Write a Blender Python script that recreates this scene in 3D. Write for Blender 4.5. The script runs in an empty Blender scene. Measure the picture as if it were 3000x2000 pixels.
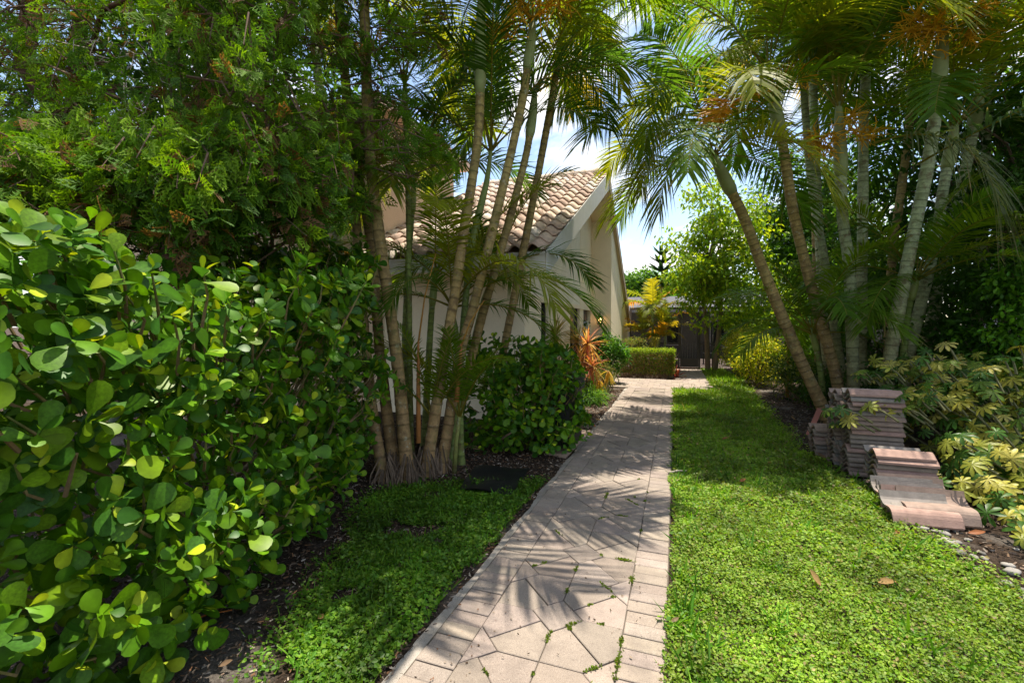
import bpy, math
import numpy as np
from mathutils import Matrix, Vector

sc = bpy.context.scene
COL = sc.collection
rng = np.random.default_rng(7)
PI = math.pi

# ------------------------------------------------------------------ camera, sky, sun, exposure
TH, PH, EYE, F = math.radians(19.8), math.radians(1.93), 1.6, 1333.0
cam = bpy.data.cameras.new('camera')
cam.lens, cam.sensor_width, cam.clip_start, cam.clip_end = 16.0, 36.0, 0.05, 3000
cam_o = bpy.data.objects.new('camera', cam); COL.objects.link(cam_o)
cam_o.location = (0, 0, EYE); cam_o.rotation_euler = (PI/2 - PH, 0, TH)
sc.camera = cam_o

SUN_DIR = Vector((0.08, 0.18, 1.0)).normalized()          # towards the sun: high summer noon
sun = bpy.data.lights.new('sun', 'SUN'); sun.energy = 5.0; sun.angle = math.radians(0.45); sun.color = (1.0, 0.95, 0.86)
sun_o = bpy.data.objects.new('sun', sun); COL.objects.link(sun_o)
sun_o.rotation_euler = SUN_DIR.to_track_quat('Z', 'Y').to_euler(); sun_o.location = (0, 0, 30)

world = bpy.data.worlds.new('World'); sc.world = world; world.use_nodes = True
nt = world.node_tree; nt.nodes.clear()
def wn(t, **k):
    n = nt.nodes.new(t)
    for a, b in k.items(): setattr(n, a, b)
    return n
sky = wn('ShaderNodeTexSky', sky_type='NISHITA', sun_disc=False)
sky.sun_elevation = math.asin(SUN_DIR.z); sky.sun_rotation = math.atan2(SUN_DIR.x, SUN_DIR.y); sky.air_density = 1.0; sky.dust_density = 0.6
tc = wn('ShaderNodeTexCoord'); sx = wn('ShaderNodeSeparateXYZ'); nt.links.new(tc.outputs['Generated'], sx.inputs[0])
mz = wn('ShaderNodeMath', operation='MAXIMUM'); mz.inputs[1].default_value = 0.0; nt.links.new(sx.outputs['Z'], mz.inputs[0])
ad = wn('ShaderNodeMath', operation='ADD'); ad.inputs[1].default_value = 0.22; nt.links.new(mz.outputs[0], ad.inputs[0])
cx = wn('ShaderNodeCombineXYZ')
for ax in 'XY':
    dv = wn('ShaderNodeMath', operation='DIVIDE'); nt.links.new(sx.outputs[ax], dv.inputs[0]); nt.links.new(ad.outputs[0], dv.inputs[1]); nt.links.new(dv.outputs[0], cx.inputs[ax])
nz = wn('ShaderNodeTexNoise'); nz.inputs['Scale'].default_value = 1.7; nz.inputs['Detail'].default_value = 9; nz.inputs['Roughness'].default_value = 0.56; nz.inputs['Distortion'].default_value = 0.35
mp = wn('ShaderNodeMapping'); mp.inputs['Location'].default_value = (3.1, 0.4, 0); nt.links.new(cx.outputs[0], mp.inputs[0]); nt.links.new(mp.outputs[0], nz.inputs['Vector'])
cr = wn('ShaderNodeValToRGB'); cr.color_ramp.elements[0].position = 0.49; cr.color_ramp.elements[1].position = 0.62
nt.links.new(nz.outputs[0], cr.inputs[0])
mx = wn('ShaderNodeMixRGB'); mx.inputs[2].default_value = (5.2, 5.3, 5.5, 1)
nt.links.new(cr.outputs[0], mx.inputs[0]); nt.links.new(sky.outputs[0], mx.inputs[1])
bg = wn('ShaderNodeBackground'); bg.inputs['Strength'].default_value = 0.15
nt.links.new(mx.outputs[0], bg.inputs[0]); wo = wn('ShaderNodeOutputWorld'); nt.links.new(bg.outputs[0], wo.inputs[0])

sc.view_settings.view_transform = 'Standard'; sc.view_settings.look = 'None'
sc.view_settings.exposure = 0.95; sc.view_settings.gamma = 1.0; sc.view_settings.use_curve_mapping = False
sc.view_settings.use_white_balance = True; sc.view_settings.white_balance_temperature = 7000; sc.view_settings.white_balance_tint = 10   # daylight-shade balance, as the photograph
sc.render.engine = 'CYCLES'
cy = sc.cycles
cy.use_denoising = True; cy.max_bounces = 7; cy.diffuse_bounces = 5; cy.glossy_bounces = 1; cy.transmission_bounces = 3; cy.transparent_max_bounces = 8
cy.caustics_reflective = False; cy.caustics_refractive = False; cy.sample_clamp_indirect = 6.0

# ------------------------------------------------------------------ helpers
def nrm(v):
    v = np.asarray(v, float); return v/np.maximum(np.linalg.norm(v, axis=-1, keepdims=True), 1e-9)
FW = np.array([-math.sin(TH)*math.cos(PH), math.cos(TH)*math.cos(PH), -math.sin(PH)])
RT = np.array([math.cos(TH), math.sin(TH), 0.0]); UP = np.cross(RT, FW)
def P(u, v, d):
    """point at camera depth d metres seen at photo pixel u,v (3000 x 2000)"""
    return np.array([0, 0, EYE]) + d*(FW + RT*(u-1500)/F - UP*(v-1000)/F)
def proj(p):
    q = np.asarray(p, float) - [0, 0, EYE]; z = q@FW
    return 1500+F*(q@RT)/z, 1000-F*(q@UP)/z, z
def U(a, b, n=None): return rng.uniform(a, b, n)

class MB:
    """collects geometry for one mesh; a colour per vertex"""
    def __init__(s): s.v, s.c, s.f, s.n = [], [], [], 0
    def add(s, v, faces, col=(0.5, 0.5, 0.5)):
        v = np.asarray(v, float).reshape(-1, 3); col = np.asarray(col, float)
        if col.ndim == 1: col = np.tile(col[:3], (len(v), 1))
        s.v.append(v); s.c.append(col)
        if isinstance(faces, np.ndarray): s.f.append(faces + s.n)
        else:
            for k in sorted(set(len(x) for x in faces)):
                s.f.append(np.array([x for x in faces if len(x) == k]) + s.n)
        s.n += len(v); return s
    def box(s, lo, hi, col=(0.5,)*3):
        x0, y0, z0 = lo; x1, y1, z1 = hi
        v = [(x0,y0,z0),(x1,y0,z0),(x1,y1,z0),(x0,y1,z0),(x0,y0,z1),(x1,y0,z1),(x1,y1,z1),(x0,y1,z1)]
        return s.add(v, np.array([(3,2,1,0),(4,5,6,7),(0,1,5,4),(1,2,6,5),(2,3,7,6),(3,0,4,7)]), col)
    def obox(s, c, ax, ay, az, col=(0.5,)*3):
        c, ax, ay, az = map(np.asarray, (c, ax, ay, az))
        v = [c+i*ax+j*ay+k*az for k in (-1,1) for i, j in ((-1,-1),(1,-1),(1,1),(-1,1))]
        return s.add(v, np.array([(3,2,1,0),(4,5,6,7),(0,1,5,4),(1,2,6,5),(2,3,7,6),(3,0,4,7)]), col)
    def prism(s, poly, z0, z1, bev=0.0, col=(0.5,)*3):
        p = np.asarray(poly, float); n = len(p); c = p.mean(0)
        e = nrm(np.roll(p, -1, 0)-p); nin = np.stack([-e[:, 1], e[:, 0]], 1)
        if bev:
            q = []
            for i in range(n):
                a, b = nin[i-1], nin[i]; d = a+b; d = d/max(1e-6, (1+a@b)); q.append(p[i]+d*bev)
            q = np.array(q); rings = [(p, z0), (p, z1-bev*0.8), (q, z1)]
        else: rings = [(p, z0), (p, z1)]
        v = np.concatenate([np.c_[r, np.full(n, z)] for r, z in rings]); fs = []
        for k in range(len(rings)-1):
            for i in range(n): j = (i+1) % n; fs.append((k*n+i, k*n+j, (k+1)*n+j, (k+1)*n+i))
        fs.append(tuple(range((len(rings)-1)*n, len(rings)*n)))
        return s.add(v, fs, col)
    def tube(s, pts, r, k=6, col=(0.3, 0.2, 0.1), cap=True, jit=0):
        pts = np.asarray(pts, float); n = len(pts); r = np.broadcast_to(np.asarray(r, float), (n,))
        t = nrm(np.gradient(pts, axis=0)); ref = np.array([0.31, 0.95, 0.05]) if abs(t[0, 1]) < 0.9 else np.array([1.0, 0, 0.1])
        a = nrm(np.cross(t, ref)); b = np.cross(t, a); th = np.arange(k)*2*PI/k
        v = pts[:, None]+r[:, None, None]*(np.cos(th)[None, :, None]*a[:, None]+np.sin(th)[None, :, None]*b[:, None])
        if jit: v = v+(v-pts[:, None])*rng.normal(0, jit, (n, k, 1))+rng.normal(0, jit*.08, (n, k, 1))*t[:, None]
        i = np.arange(n-1)[:, None]*k; j = np.arange(k)[None]; j2 = (j+1) % k
        f = np.stack([i+j, i+j2, i+k+j2, i+k+j], -1).reshape(-1, 4)
        c = np.asarray(col, float)
        if c.ndim == 2: c = np.repeat(c, k, 0)
        s.add(v.reshape(-1, 3), f, c)
        if cap and k > 2:
            s.f.append(np.array([list(range(s.n-k, s.n))])); s.f.append(np.array([list(range(s.n-n*k+k-1, s.n-n*k-1, -1))]))
        return s
    def lathe(s, prof, c, k=12, col=(0.5,)*3):
        prof = np.asarray(prof, float); th = np.arange(k)*2*PI/k; n = len(prof)
        v = np.stack([prof[:, None, 0]*np.cos(th), prof[:, None, 0]*np.sin(th), np.repeat(prof[:, 1:2], k, 1)], -1)+np.asarray(c)
        i = np.arange(n-1)[:, None]*k; j = np.arange(k)[None]; j2 = (j+1) % k
        return s.add(v.reshape(-1, 3), np.stack([i+j, i+j2, i+k+j2, i+k+j], -1).reshape(-1, 4), col)
    def inst(s, proto, pos, X, Y, Z, scale, cols):
        """copies of proto=(verts, faces); axes X,Y,Z per copy; one colour per copy, times proto shade"""
        pv, pf = proto[0], proto[1]; N = len(pos); m = len(pv)
        scale = np.broadcast_to(np.asarray(scale, float).reshape(-1, 1, 1), (N, 1, 1))
        v = np.asarray(pos)[:, None]+scale*(pv[None, :, 0:1]*X[:, None]+pv[None, :, 1:2]*Y[:, None]+pv[None, :, 2:3]*Z[:, None])
        c = np.repeat(np.asarray(cols, float)[:, None], m, 1)
        if len(proto) > 2: c = c*proto[2][None, :, None]
        base = (np.arange(N)*m)[:, None, None]
        fs = pf if isinstance(pf, list) else [pf]
        s.v.append(v.reshape(-1, 3)); s.c.append(c.reshape(-1, 3))
        for q in fs: s.f.append((q[None]+base).reshape(-1, q.shape[1])+s.n)
        s.n += N*m; return s
    def mesh(s, name, mat, smooth=False):
        me = bpy.data.meshes.new(name)
        v = np.concatenate(s.v).astype(np.float32); c = np.concatenate(s.c)
        me.vertices.add(len(v)); me.vertices.foreach_set('co', v.ravel())
        cnt = np.concatenate([np.full(len(f), f.shape[1]) for f in s.f]).astype(np.int32); lp = np.concatenate([f.ravel() for f in s.f]).astype(np.int32)
        me.loops.add(len(lp)); me.loops.foreach_set('vertex_index', lp)
        me.polygons.add(len(cnt)); st = np.concatenate([[0], np.cumsum(cnt)[:-1]]).astype(np.int32)
        me.polygons.foreach_set('loop_start', st)
        me.polygons.foreach_set('use_smooth', np.full(len(cnt), bool(smooth)))
        a = me.attributes.new('Col', 'FLOAT_COLOR', 'POINT'); a.data.foreach_set('color', np.c_[c, np.ones(len(c))].astype(np.float32).ravel())
        me.update(calc_edges=True); me.materials.append(mat); return me
    def build(s, name, mat, parent=None, smooth=False, **k): return link(name, s.mesh(name, mat, smooth), parent, **k)

def link(name, me, parent=None, mw=None, **k):
    o = bpy.data.objects.new(name, me); COL.objects.link(o)
    if parent is not None:
        o.parent = parent; L = parent.get('_loc')
        if L is not None: o.matrix_parent_inverse = Matrix.Translation(-Vector(L))
    if mw is not None: o.matrix_basis = mw
    for a, b in k.items(): o[a] = b
    return o
ROOTS = []
def thing(name, loc, label, cat, group=None):
    o = bpy.data.objects.new(name, None); COL.objects.link(o); o.location = Vector([float(x) for x in loc]); o.empty_display_size = 0.1
    o['label'] = label; o['category'] = cat; o['_loc'] = [float(x) for x in loc]; ROOTS.append(o)
    if group: o['group'] = group
    return o
def mat4(X, Y, Z, p, s=1.0):
    return Matrix(((X[0]*s, Y[0]*s, Z[0]*s, p[0]), (X[1]*s, Y[1]*s, Z[1]*s, p[1]), (X[2]*s, Y[2]*s, Z[2]*s, p[2]), (0, 0, 0, 1)))

# ------------------------------------------------------------------ materials
def newmat(name):
    m = bpy.data.materials.new(name); m.use_nodes = True; n = m.node_tree; n.nodes.clear()
    out = n.nodes.new('ShaderNodeOutputMaterial'); return m, n, out
def colnode(n, noise=0.0, scale=20.0, detail=4, col=None):
    """vertex colour (or fixed colour) with mottling"""
    if col is None:
        a = n.nodes.new('ShaderNodeAttribute'); a.attribute_name = 'Col'; src = a.outputs['Color']
    else:
        a = n.nodes.new('ShaderNodeRGB'); a.outputs[0].default_value = (*col, 1); src = a.outputs[0]
    if not noise: return src
    tc = n.nodes.new('ShaderNodeTexCoord'); t = n.nodes.new('ShaderNodeTexNoise'); t.inputs['Scale'].default_value = scale; t.inputs['Detail'].default_value = detail; t.inputs['Roughness'].default_value = 0.65
    n.links.new(tc.outputs['Object'], t.inputs['Vector'])
    mr = n.nodes.new('ShaderNodeMapRange'); mr.inputs[1].default_value = 0.3; mr.inputs[2].default_value = 0.7; mr.inputs[3].default_value = 1-noise; mr.inputs[4].default_value = 1+noise
    n.links.new(t.outputs[0], mr.inputs[0])
    m = n.nodes.new('ShaderNodeMixRGB'); m.blend_type = 'MULTIPLY'; m.inputs[0].default_value = 1
    n.links.new(src, m.inputs[1]); n.links.new(mr.outputs[0], m.inputs[2]); return m.outputs[0]
def solid(name, noise=0.15, scale=20, rough=0.8, bump=0.0, bscale=120, col=None, spec=0.3, metal=0.0, bdist=0.01):
    m, n, out = newmat(name); b = n.nodes.new('ShaderNodeBsdfPrincipled')
    n.links.new(colnode(n, noise, scale, col=col), b.inputs['Base Color']); b.inputs['Roughness'].default_value = rough
    b.inputs['Specular IOR Level'].default_value = spec; b.inputs['Metallic'].default_value = metal
    if bump:
        tc = n.nodes.new('ShaderNodeTexCoord'); t = n.nodes.new('ShaderNodeTexNoise'); t.inputs['Scale'].default_value = bscale; t.inputs['Detail'].default_value = 5
        n.links.new(tc.outputs['Object'], t.inputs['Vector']); bp = n.nodes.new('ShaderNodeBump'); bp.inputs['Strength'].default_value = bump; bp.inputs['Distance'].default_value = bdist
        n.links.new(t.outputs[0], bp.inputs['Height']); n.links.new(bp.outputs[0], b.inputs['Normal'])
    n.links.new(b.outputs[0], out.inputs[0]); return m
def leafmat(name, rough=0.45, trans=0.35, tint=(1.25, 1.15, 0.45), spec=0.4, noise=0.12, scale=8):
    m, n, out = newmat(name); b = n.nodes.new('ShaderNodeBsdfPrincipled'); c = colnode(n, noise, scale)
    n.links.new(c, b.inputs['Base Color']); b.inputs['Roughness'].default_value = rough; b.inputs['Specular IOR Level'].default_value = spec
    t = n.nodes.new('ShaderNodeBsdfTranslucent'); mm = n.nodes.new('ShaderNodeMixRGB'); mm.blend_type = 'MULTIPLY'; mm.inputs[0].default_value = 1; mm.inputs[2].default_value = (*[x*1.6 for x in tint], 1)
    n.links.new(c, mm.inputs[1]); n.links.new(mm.outputs[0], t.inputs[0])
    mix = n.nodes.new('ShaderNodeMixShader'); mix.inputs[0].default_value = trans
    n.links.new(b.outputs[0], mix.inputs[1]); n.links.new(t.outputs[0], mix.inputs[2]); n.links.new(mix.outputs[0], out.inputs[0]); return m

M_CLUSIA = leafmat('clusia_leaf', 0.42, 0.26, spec=0.22, noise=0.35, scale=9)
M_LEAF = leafmat('broad_leaf', 0.5, 0.42, spec=.2)
M_FROND = leafmat('palm_frond', 0.5, 0.5, spec=0.15)
M_NEEDLE = leafmat('cypress_spray', 0.65, 0.4, spec=0.2)
M_LAWN = leafmat('lawn_leaf', 0.5, 0.35, spec=0.3)
M_BARK = solid('bark', 0.35, 30, 0.9, 0.8, 60)
M_TRUNK = solid('palm_trunk', 0.30, 22, 0.75, 0.4, 90)
M_PAVER = solid('paver_concrete', 0.14, 5, 0.9, 0.5, 320, bdist=0.004)
def overlay(m, scale, lo, hi, col, amount, detail=6):
    """blotches of another colour on a solid material (lichen, grit, stain)"""
    n = m.node_tree; b = next(x for x in n.nodes if x.type == 'BSDF_PRINCIPLED'); src = b.inputs['Base Color'].links[0].from_socket
    tc = n.nodes.new('ShaderNodeTexCoord'); t = n.nodes.new('ShaderNodeTexNoise'); t.inputs['Scale'].default_value = scale; t.inputs['Detail'].default_value = detail; t.inputs['Roughness'].default_value = 0.7
    n.links.new(tc.outputs['Object'], t.inputs['Vector']); mr = n.nodes.new('ShaderNodeMapRange'); mr.inputs[1].default_value = lo; mr.inputs[2].default_value = hi; mr.inputs[4].default_value = amount; n.links.new(t.outputs[0], mr.inputs[0])
    m_ = n.nodes.new('ShaderNodeMixRGB'); m_.inputs[2].default_value = (*col, 1); n.links.new(mr.outputs[0], m_.inputs[0]); n.links.new(src, m_.inputs[1]); n.links.new(m_.outputs[0], b.inputs['Base Color'])
M_SHAFT = solid('crownshaft', 0.14, 7, 0.55, spec=0.3)
overlay(M_SHAFT, 6, .55, .7, (.24, .19, .09), .5); overlay(M_PAVER, 240, .52, .66, (.10, .08, .07), .75, 2); overlay(M_PAVER, 330, .57, .68, (.5, .45, .4), .6, 2); overlay(M_PAVER, 3.1, .5, .68, (.13, .105, .09), .5); overlay(M_PAVER, 30, .56, .7, (.12, .095, .08), .4)
overlay(M_TRUNK, 9, .52, .62, (.13, .075, .04), .65); overlay(M_TRUNK, 14, .58, .66, (.36, .38, .30), .55); overlay(M_TRUNK, 5, .5, .7, (.13, .15, .04), .5)
M_STUCCO = solid('stucco', 0.04, 3, 0.92, 0.5, 45, bdist=0.02)
M_PLAIN = solid('painted', 0.06, 6, 0.7)
M_TILE = solid('roof_tile_concrete', 0.22, 14, 0.85, 0.3, 150)
M_DARK = solid('dark_metal', 0.1, 10, 0.45, spec=0.5)
M_TWIG = solid('twig', 0.2, 40, 0.9)
M_STONE = solid('pebble_stone', 0.15, 30, 0.8, 0.2, 80)

# ground: dark mulch with sandy patches
m, n, out = newmat('soil'); M_SOIL = m
b = n.nodes.new('ShaderNodeBsdfPrincipled'); b.inputs['Roughness'].default_value = 0.95; b.inputs['Specular IOR Level'].default_value = 0.15
tc_ = n.nodes.new('ShaderNodeTexCoord')
def tex(scale, detail=6, rough=0.6):
    t = n.nodes.new('ShaderNodeTexNoise'); t.inputs['Scale'].default_value = scale; t.inputs['Detail'].default_value = detail; t.inputs['Roughness'].default_value = rough
    n.links.new(tc_.outputs['Object'], t.inputs['Vector']); return t.outputs[0]
def ramp(src, stops):
    r = n.nodes.new('ShaderNodeValToRGB'); e = r.color_ramp.elements
    while len(e) < len(stops): e.new(0.5)
    for q, (p_, c_) in zip(e, stops): q.position = p_; q.color = (*c_, 1)
    n.links.new(src, r.inputs[0]); return r.outputs[0]
fine = ramp(tex(55, 8, 0.75), [(0.3, (0.012, 0.008, 0.006)), (0.5, (0.045, 0.030, 0.021)), (0.68, (0.13, 0.09, 0.062)), (0.8, (0.24, 0.19, 0.15))])
sand = ramp(tex(70, 8, 0.7), [(0.3, (0.07, 0.06, 0.052)), (0.55, (0.2, 0.175, 0.15)), (0.75, (0.38, 0.34, 0.30))])
msk = ramp(tex(1.1, 5, 0.55), [(0.55, (0, 0, 0)), (0.66, (0.85, 0.85, 0.85))])
mx_ = n.nodes.new('ShaderNodeMixRGB'); n.links.new(msk, mx_.inputs[0]); n.links.new(fine, mx_.inputs[1]); n.links.new(sand, mx_.inputs[2])
n.links.new(mx_.outputs[0], b.inputs['Base Color'])
bp = n.nodes.new('ShaderNodeBump'); bp.inputs['Strength'].default_value = 1.0; bp.inputs['Distance'].default_value = 0.03; n.links.new(tex(60, 8, 0.8), bp.inputs['Height']); n.links.new(bp.outputs[0], b.inputs['Normal'])
n.links.new(b.outputs[0], out.inputs[0])

def glassmat(name, col, rough, tfac):
    m, n, out = newmat(name); b = n.nodes.new('ShaderNodeBsdfPrincipled'); b.inputs['Base Color'].default_value = (*col, 1); b.inputs['Roughness'].default_value = rough
    t = n.nodes.new('ShaderNodeBsdfTransparent'); mix = n.nodes.new('ShaderNodeMixShader'); mix.inputs[0].default_value = tfac
    n.links.new(b.outputs[0], mix.inputs[1]); n.links.new(t.outputs[0], mix.inputs[2]); n.links.new(mix.outputs[0], out.inputs[0]); return m
M_GLASS = glassmat('window_glass', (0.015, 0.018, 0.02), 0.04, 0.15)
M_SCREEN = glassmat('insect_screen', (0.012, 0.012, 0.013), 0.8, 0.2)
m, n, out = newmat('lamp_flame'); M_FLAME = m
e_ = n.nodes.new('ShaderNodeEmission'); e_.inputs[0].default_value = (1.0, 0.55, 0.2, 1); e_.inputs[1].default_value = 6; n.links.new(e_.outputs[0], out.inputs[0])

# ------------------------------------------------------------------ ground
def axis(fine_lo, fine_hi, step):
    a = list(np.arange(fine_lo, fine_hi, step)); d = step; x = a[-1]
    hi = []
    while x < 600: d *= 1.35; x += d; hi.append(x)
    d = step; x = a[0]; lo = []
    while x > -600: d *= 1.35; x -= d; lo.append(x)
    return np.array(lo[::-1]+a+hi)
gx, gy = axis(-6, 5, 0.08), axis(0, 14, 0.09)
def vnoise(x, y, s, seed):
    r = np.random.default_rng(seed).random((64, 64)); x = np.asarray(x)*s; y = np.asarray(y)*s
    xi, yi = np.floor(x).astype(int), np.floor(y).astype(int); fx, fy = x-xi, y-yi; fx = fx*fx*(3-2*fx); fy = fy*fy*(3-2*fy)
    g = lambda i, j: r[i % 64, j % 64]
    return (g(xi, yi)*(1-fx)+g(xi+1, yi)*fx)*(1-fy)+(g(xi, yi+1)*(1-fx)+g(xi+1, yi+1)*fx)*fy
GX, GY = np.meshgrid(gx, gy)
def ground_z(x, y):
    x = np.asarray(x, float); y = np.asarray(y, float)
    w = np.clip((np.hypot(x, y-6)-14)/-6, 0, 1)
    away = np.clip(np.minimum(np.abs(x+1.2), np.abs(x-0.0))*4, 0, 1)*np.where((x > -1.2) & (x < 0) | (y > 12), 0, 1)
    return -0.03+w*away*(0.05*(vnoise(x, y, 0.9, 1)-0.35)+0.025*(vnoise(x, y, 4, 2)-0.5)+0.012*(vnoise(x, y, 11, 3)-0.5))
GZ = ground_z(GX, GY)
g = MB(); nx, ny = len(gx), len(gy)
idx = (np.arange(ny-1)[:, None]*nx+np.arange(nx-1)[None]).ravel()
g.add(np.stack([GX, GY, GZ], -1).reshape(-1, 3), np.stack([idx, idx+1, idx+nx+1, idx+nx], 1), (0.1, 0.08, 0.06))
g.build('ground', M_SOIL, smooth=True, kind='structure')

# ------------------------------------------------------------------ path
XL, XI, XJ, XR, YT = -1.165, -0.958, -0.243, -0.03, 12.25
pb = MB(); pb.box((XL-0.005, 0.4, -0.09), (XR+0.005, YT, -0.010), (0.08, 0.065, 0.05)); pb.box((-1.75, YT+0.002, -0.09), (0.94, 14.4, -0.014), (0.10, 0.085, 0.07)); pb.box((0.0, 14.402, -0.09), (0.9, 18.2, -0.014), (0.10, 0.085, 0.07))
path = pb.build('path', M_PLAIN, kind='structure')
def paver_col(b=1.0):
    k = U(0.9, 1.08)*b; return np.array([0.285, 0.234, 0.196])*k*np.array([1, U(0.97, 1.02), U(0.95, 1.03)])
PX, PYd, hd = XJ-XI, 0.735, 0.145
cxm = (XI+XJ)/2
def shrink(poly, s=0.0024):
    p = np.asarray(poly, float)
    if np.sum(p[:, 0]*np.roll(p[:, 1], -1)-p[:, 1]*np.roll(p[:, 0], -1)) < 0: p = p[::-1]
    e = nrm(np.roll(p, -1, 0)-p); nin = np.stack([-e[:, 1], e[:, 0]], 1); q = []
    for i in range(len(p)):
        a, b_ = nin[i-1], nin[i]; q.append(p[i]+(a+b_)/max(0.3, 1+a@b_)*s)
    return np.array(q)
def stone(poly, name, dark=1.0, bev=0.004):
    lift = U(-0.003, 0.0035)
    MB().prism(shrink(poly), -0.06, lift, bev, paver_col(dark)).build(name, M_PAVER, path)
y0 = 2.41-PYd*2
for r in range(15):
    yc = y0+r*PYd
    if yc > YT-0.3: break
    for sx_ in (-1, 1):
        for sy_ in (-1, 1):
            T = (hd/2, hd/2); D = (PX/2-hd/2, PYd/2-hd/2)
            for poly in ([(0, hd), (0, PYd/2), (PX/2-hd, PYd/2), D, T], [(hd, 0), T, D, (PX/2, PYd/2-hd), (PX/2, 0)]):
                stone([(cxm+sx_*x, yc+sy_*y) for x, y in poly], 'paving_stone', U(.80, .98))
        if r < 14: stone([(cxm+sx_*PX/2, yc+PYd/2+hd), (cxm+sx_*(PX/2-hd), yc+PYd/2), (cxm+sx_*PX/2, yc+PYd/2-hd)], 'paving_stone', 1.08)
    stone([(cxm+hd, yc), (cxm, yc+hd), (cxm-hd, yc), (cxm, yc-hd)], 'paving_stone', .86)
yq = y0+14*PYd+PYd/2
for j in range(2):
    for i in range(2):
        ya_, yb_ = yq+j*(YT-yq)/2, yq+(j+1)*(YT-yq)/2; stone([(XI+i*PX/2, ya_), (XI+(i+1)*PX/2, ya_), (XI+(i+1)*PX/2, yb_), (XI+i*PX/2, yb_)], 'paving_stone', U(.85, 1))
y = 0.7
while y < YT-0.1:
    d = 0.105
    for a, b_ in ((XL, XI), (XJ, XR)):
        j = U(-0.004, 0.004); stone([(a+j, y), (b_, y), (b_, y+d), (a+j, y+d)], 'border_brick', U(.92, 1.06))
    y += d
for i in range(9):
    for j in range(7):
        x = -1.75+i*0.3; yy = YT+0.01+j*0.305; o_ = 0.15*(j % 2)
        xa, xb = max(x-o_, -1.75), min(x-o_+0.3, 0.94)
        if xb-xa > 0.05: stone([(xa, yy), (xb, yy), (xb, yy+0.305), (xa, yy+0.305)], 'junction_slab', 1.08)
for j in range(12):
    for xa, xb in ((0.0, 0.22), (0.22, 0.45), (0.45, 0.68), (0.68, 0.9)):
        yy = 14.41+j*0.31; stone([(xa, yy), (xb, yy), (xb, yy+0.31), (xa, yy+0.31)], 'junction_slab', 1.0 if xa < 0.6 else 1.12)
# mortar haunch along the left edge
hb = MB(); ys = np.arange(0.5, 12.2, 0.05); w = 0.05+0.05*vnoise(ys, ys*0, 2.1, 9)+0.012*U(0, 1, len(ys))
v = np.concatenate([np.c_[np.full(len(ys), XL-0.001), ys, np.full(len(ys), -0.012)], np.c_[XL-w*0.75, ys, -0.018-0.006*U(0, 1, len(ys))], np.c_[XL-w, ys, np.full(len(ys), -0.07)]])
nn = len(ys); i = np.arange(nn-1); hb.add(v, np.concatenate([np.stack([i+k*nn, i+1+k*nn, i+1+(k+1)*nn, i+(k+1)*nn], 1)[:, ::-1] for k in (0, 1)]), (0.33, 0.30, 0.265)); hb.build('mortar_edging', M_PAVER, path)
# moss in the joints
mo = MB(); ms = []
jt = []
for r_ in range(0, 8):
    yc = y0+r_*PYd
    for sy_ in (-1, 1):
        jt += [((cxm, yc+sy_*hd), (cxm, yc+sy_*PYd/2)), ((cxm+hd, yc), (XJ, yc)), ((cxm+hd/2, yc+sy_*hd/2), (XJ-hd/2, yc+sy_*(PYd/2-hd/2))), ((XJ-hd, yc+sy_*PYd/2), (XJ, yc+sy_*(PYd/2-hd))), ((cxm, yc+sy_*hd), (cxm+hd, yc)), ((cxm-hd/2, yc+sy_*hd/2), (XI+hd/2, yc+sy_*(PYd/2-hd/2)))]
    jt += [((XJ, yc-PYd/2), (XJ, yc+PYd/2))]*3
for k in range(130):
    (xa, ya_), (xb, yb_) = jt[int(U(0, len(jt)))]; t_ = U(0, 1); cx_, cy_ = xa+(xb-xa)*t_, ya_+(yb_-ya_)*t_
    if cy_ > 2.2 and U(0, 1) < (cy_-2.0)/3.5: continue
    L = U(0.008, 0.045)*(1.8 if xa == xb == XJ and U(0, 1) < .3 else 1); dx_, dy_ = nrm(np.array([xb-xa, yb_-ya_]))
    for _ in range(int(L*900)+4): w_s = rng.normal(0, .004+.05*L); q_ = rng.normal(0, L*.6); ms.append((cx_+dx_*q_-dy_*w_s, cy_+dy_*q_+dx_*w_s, U(-.004, .004)))
ms = np.array(ms); N = len(ms)
tri = (np.array([(-.5, 0, 0), (.5, 0, 0), (0.1, 1, .4), (-0.6, 0.7, 0.5)]), np.array([(0, 1, 2, 3)]))
def rand_axes(N, up=0.3):
    Y = nrm(np.c_[rng.normal(size=(N, 2)), up*np.abs(rng.normal(size=N))]); Z = nrm(np.cross(rng.normal(size=(N, 3)), Y)); Z *= np.where(Z[:, 2:] < 0, -1, 1); X = np.cross(Y, Z); return X, Y, Z
X, Y, Z = rand_axes(N, 1.2)
mo.inst(tri, ms, X, Y, Z, U(0.006, 0.014, N), np.array([0.13, 0.20, 0.02])*U(0.5, 1.4, (N, 1))); mo.build('moss', M_LAWN, path, kind='stuff')

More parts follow.
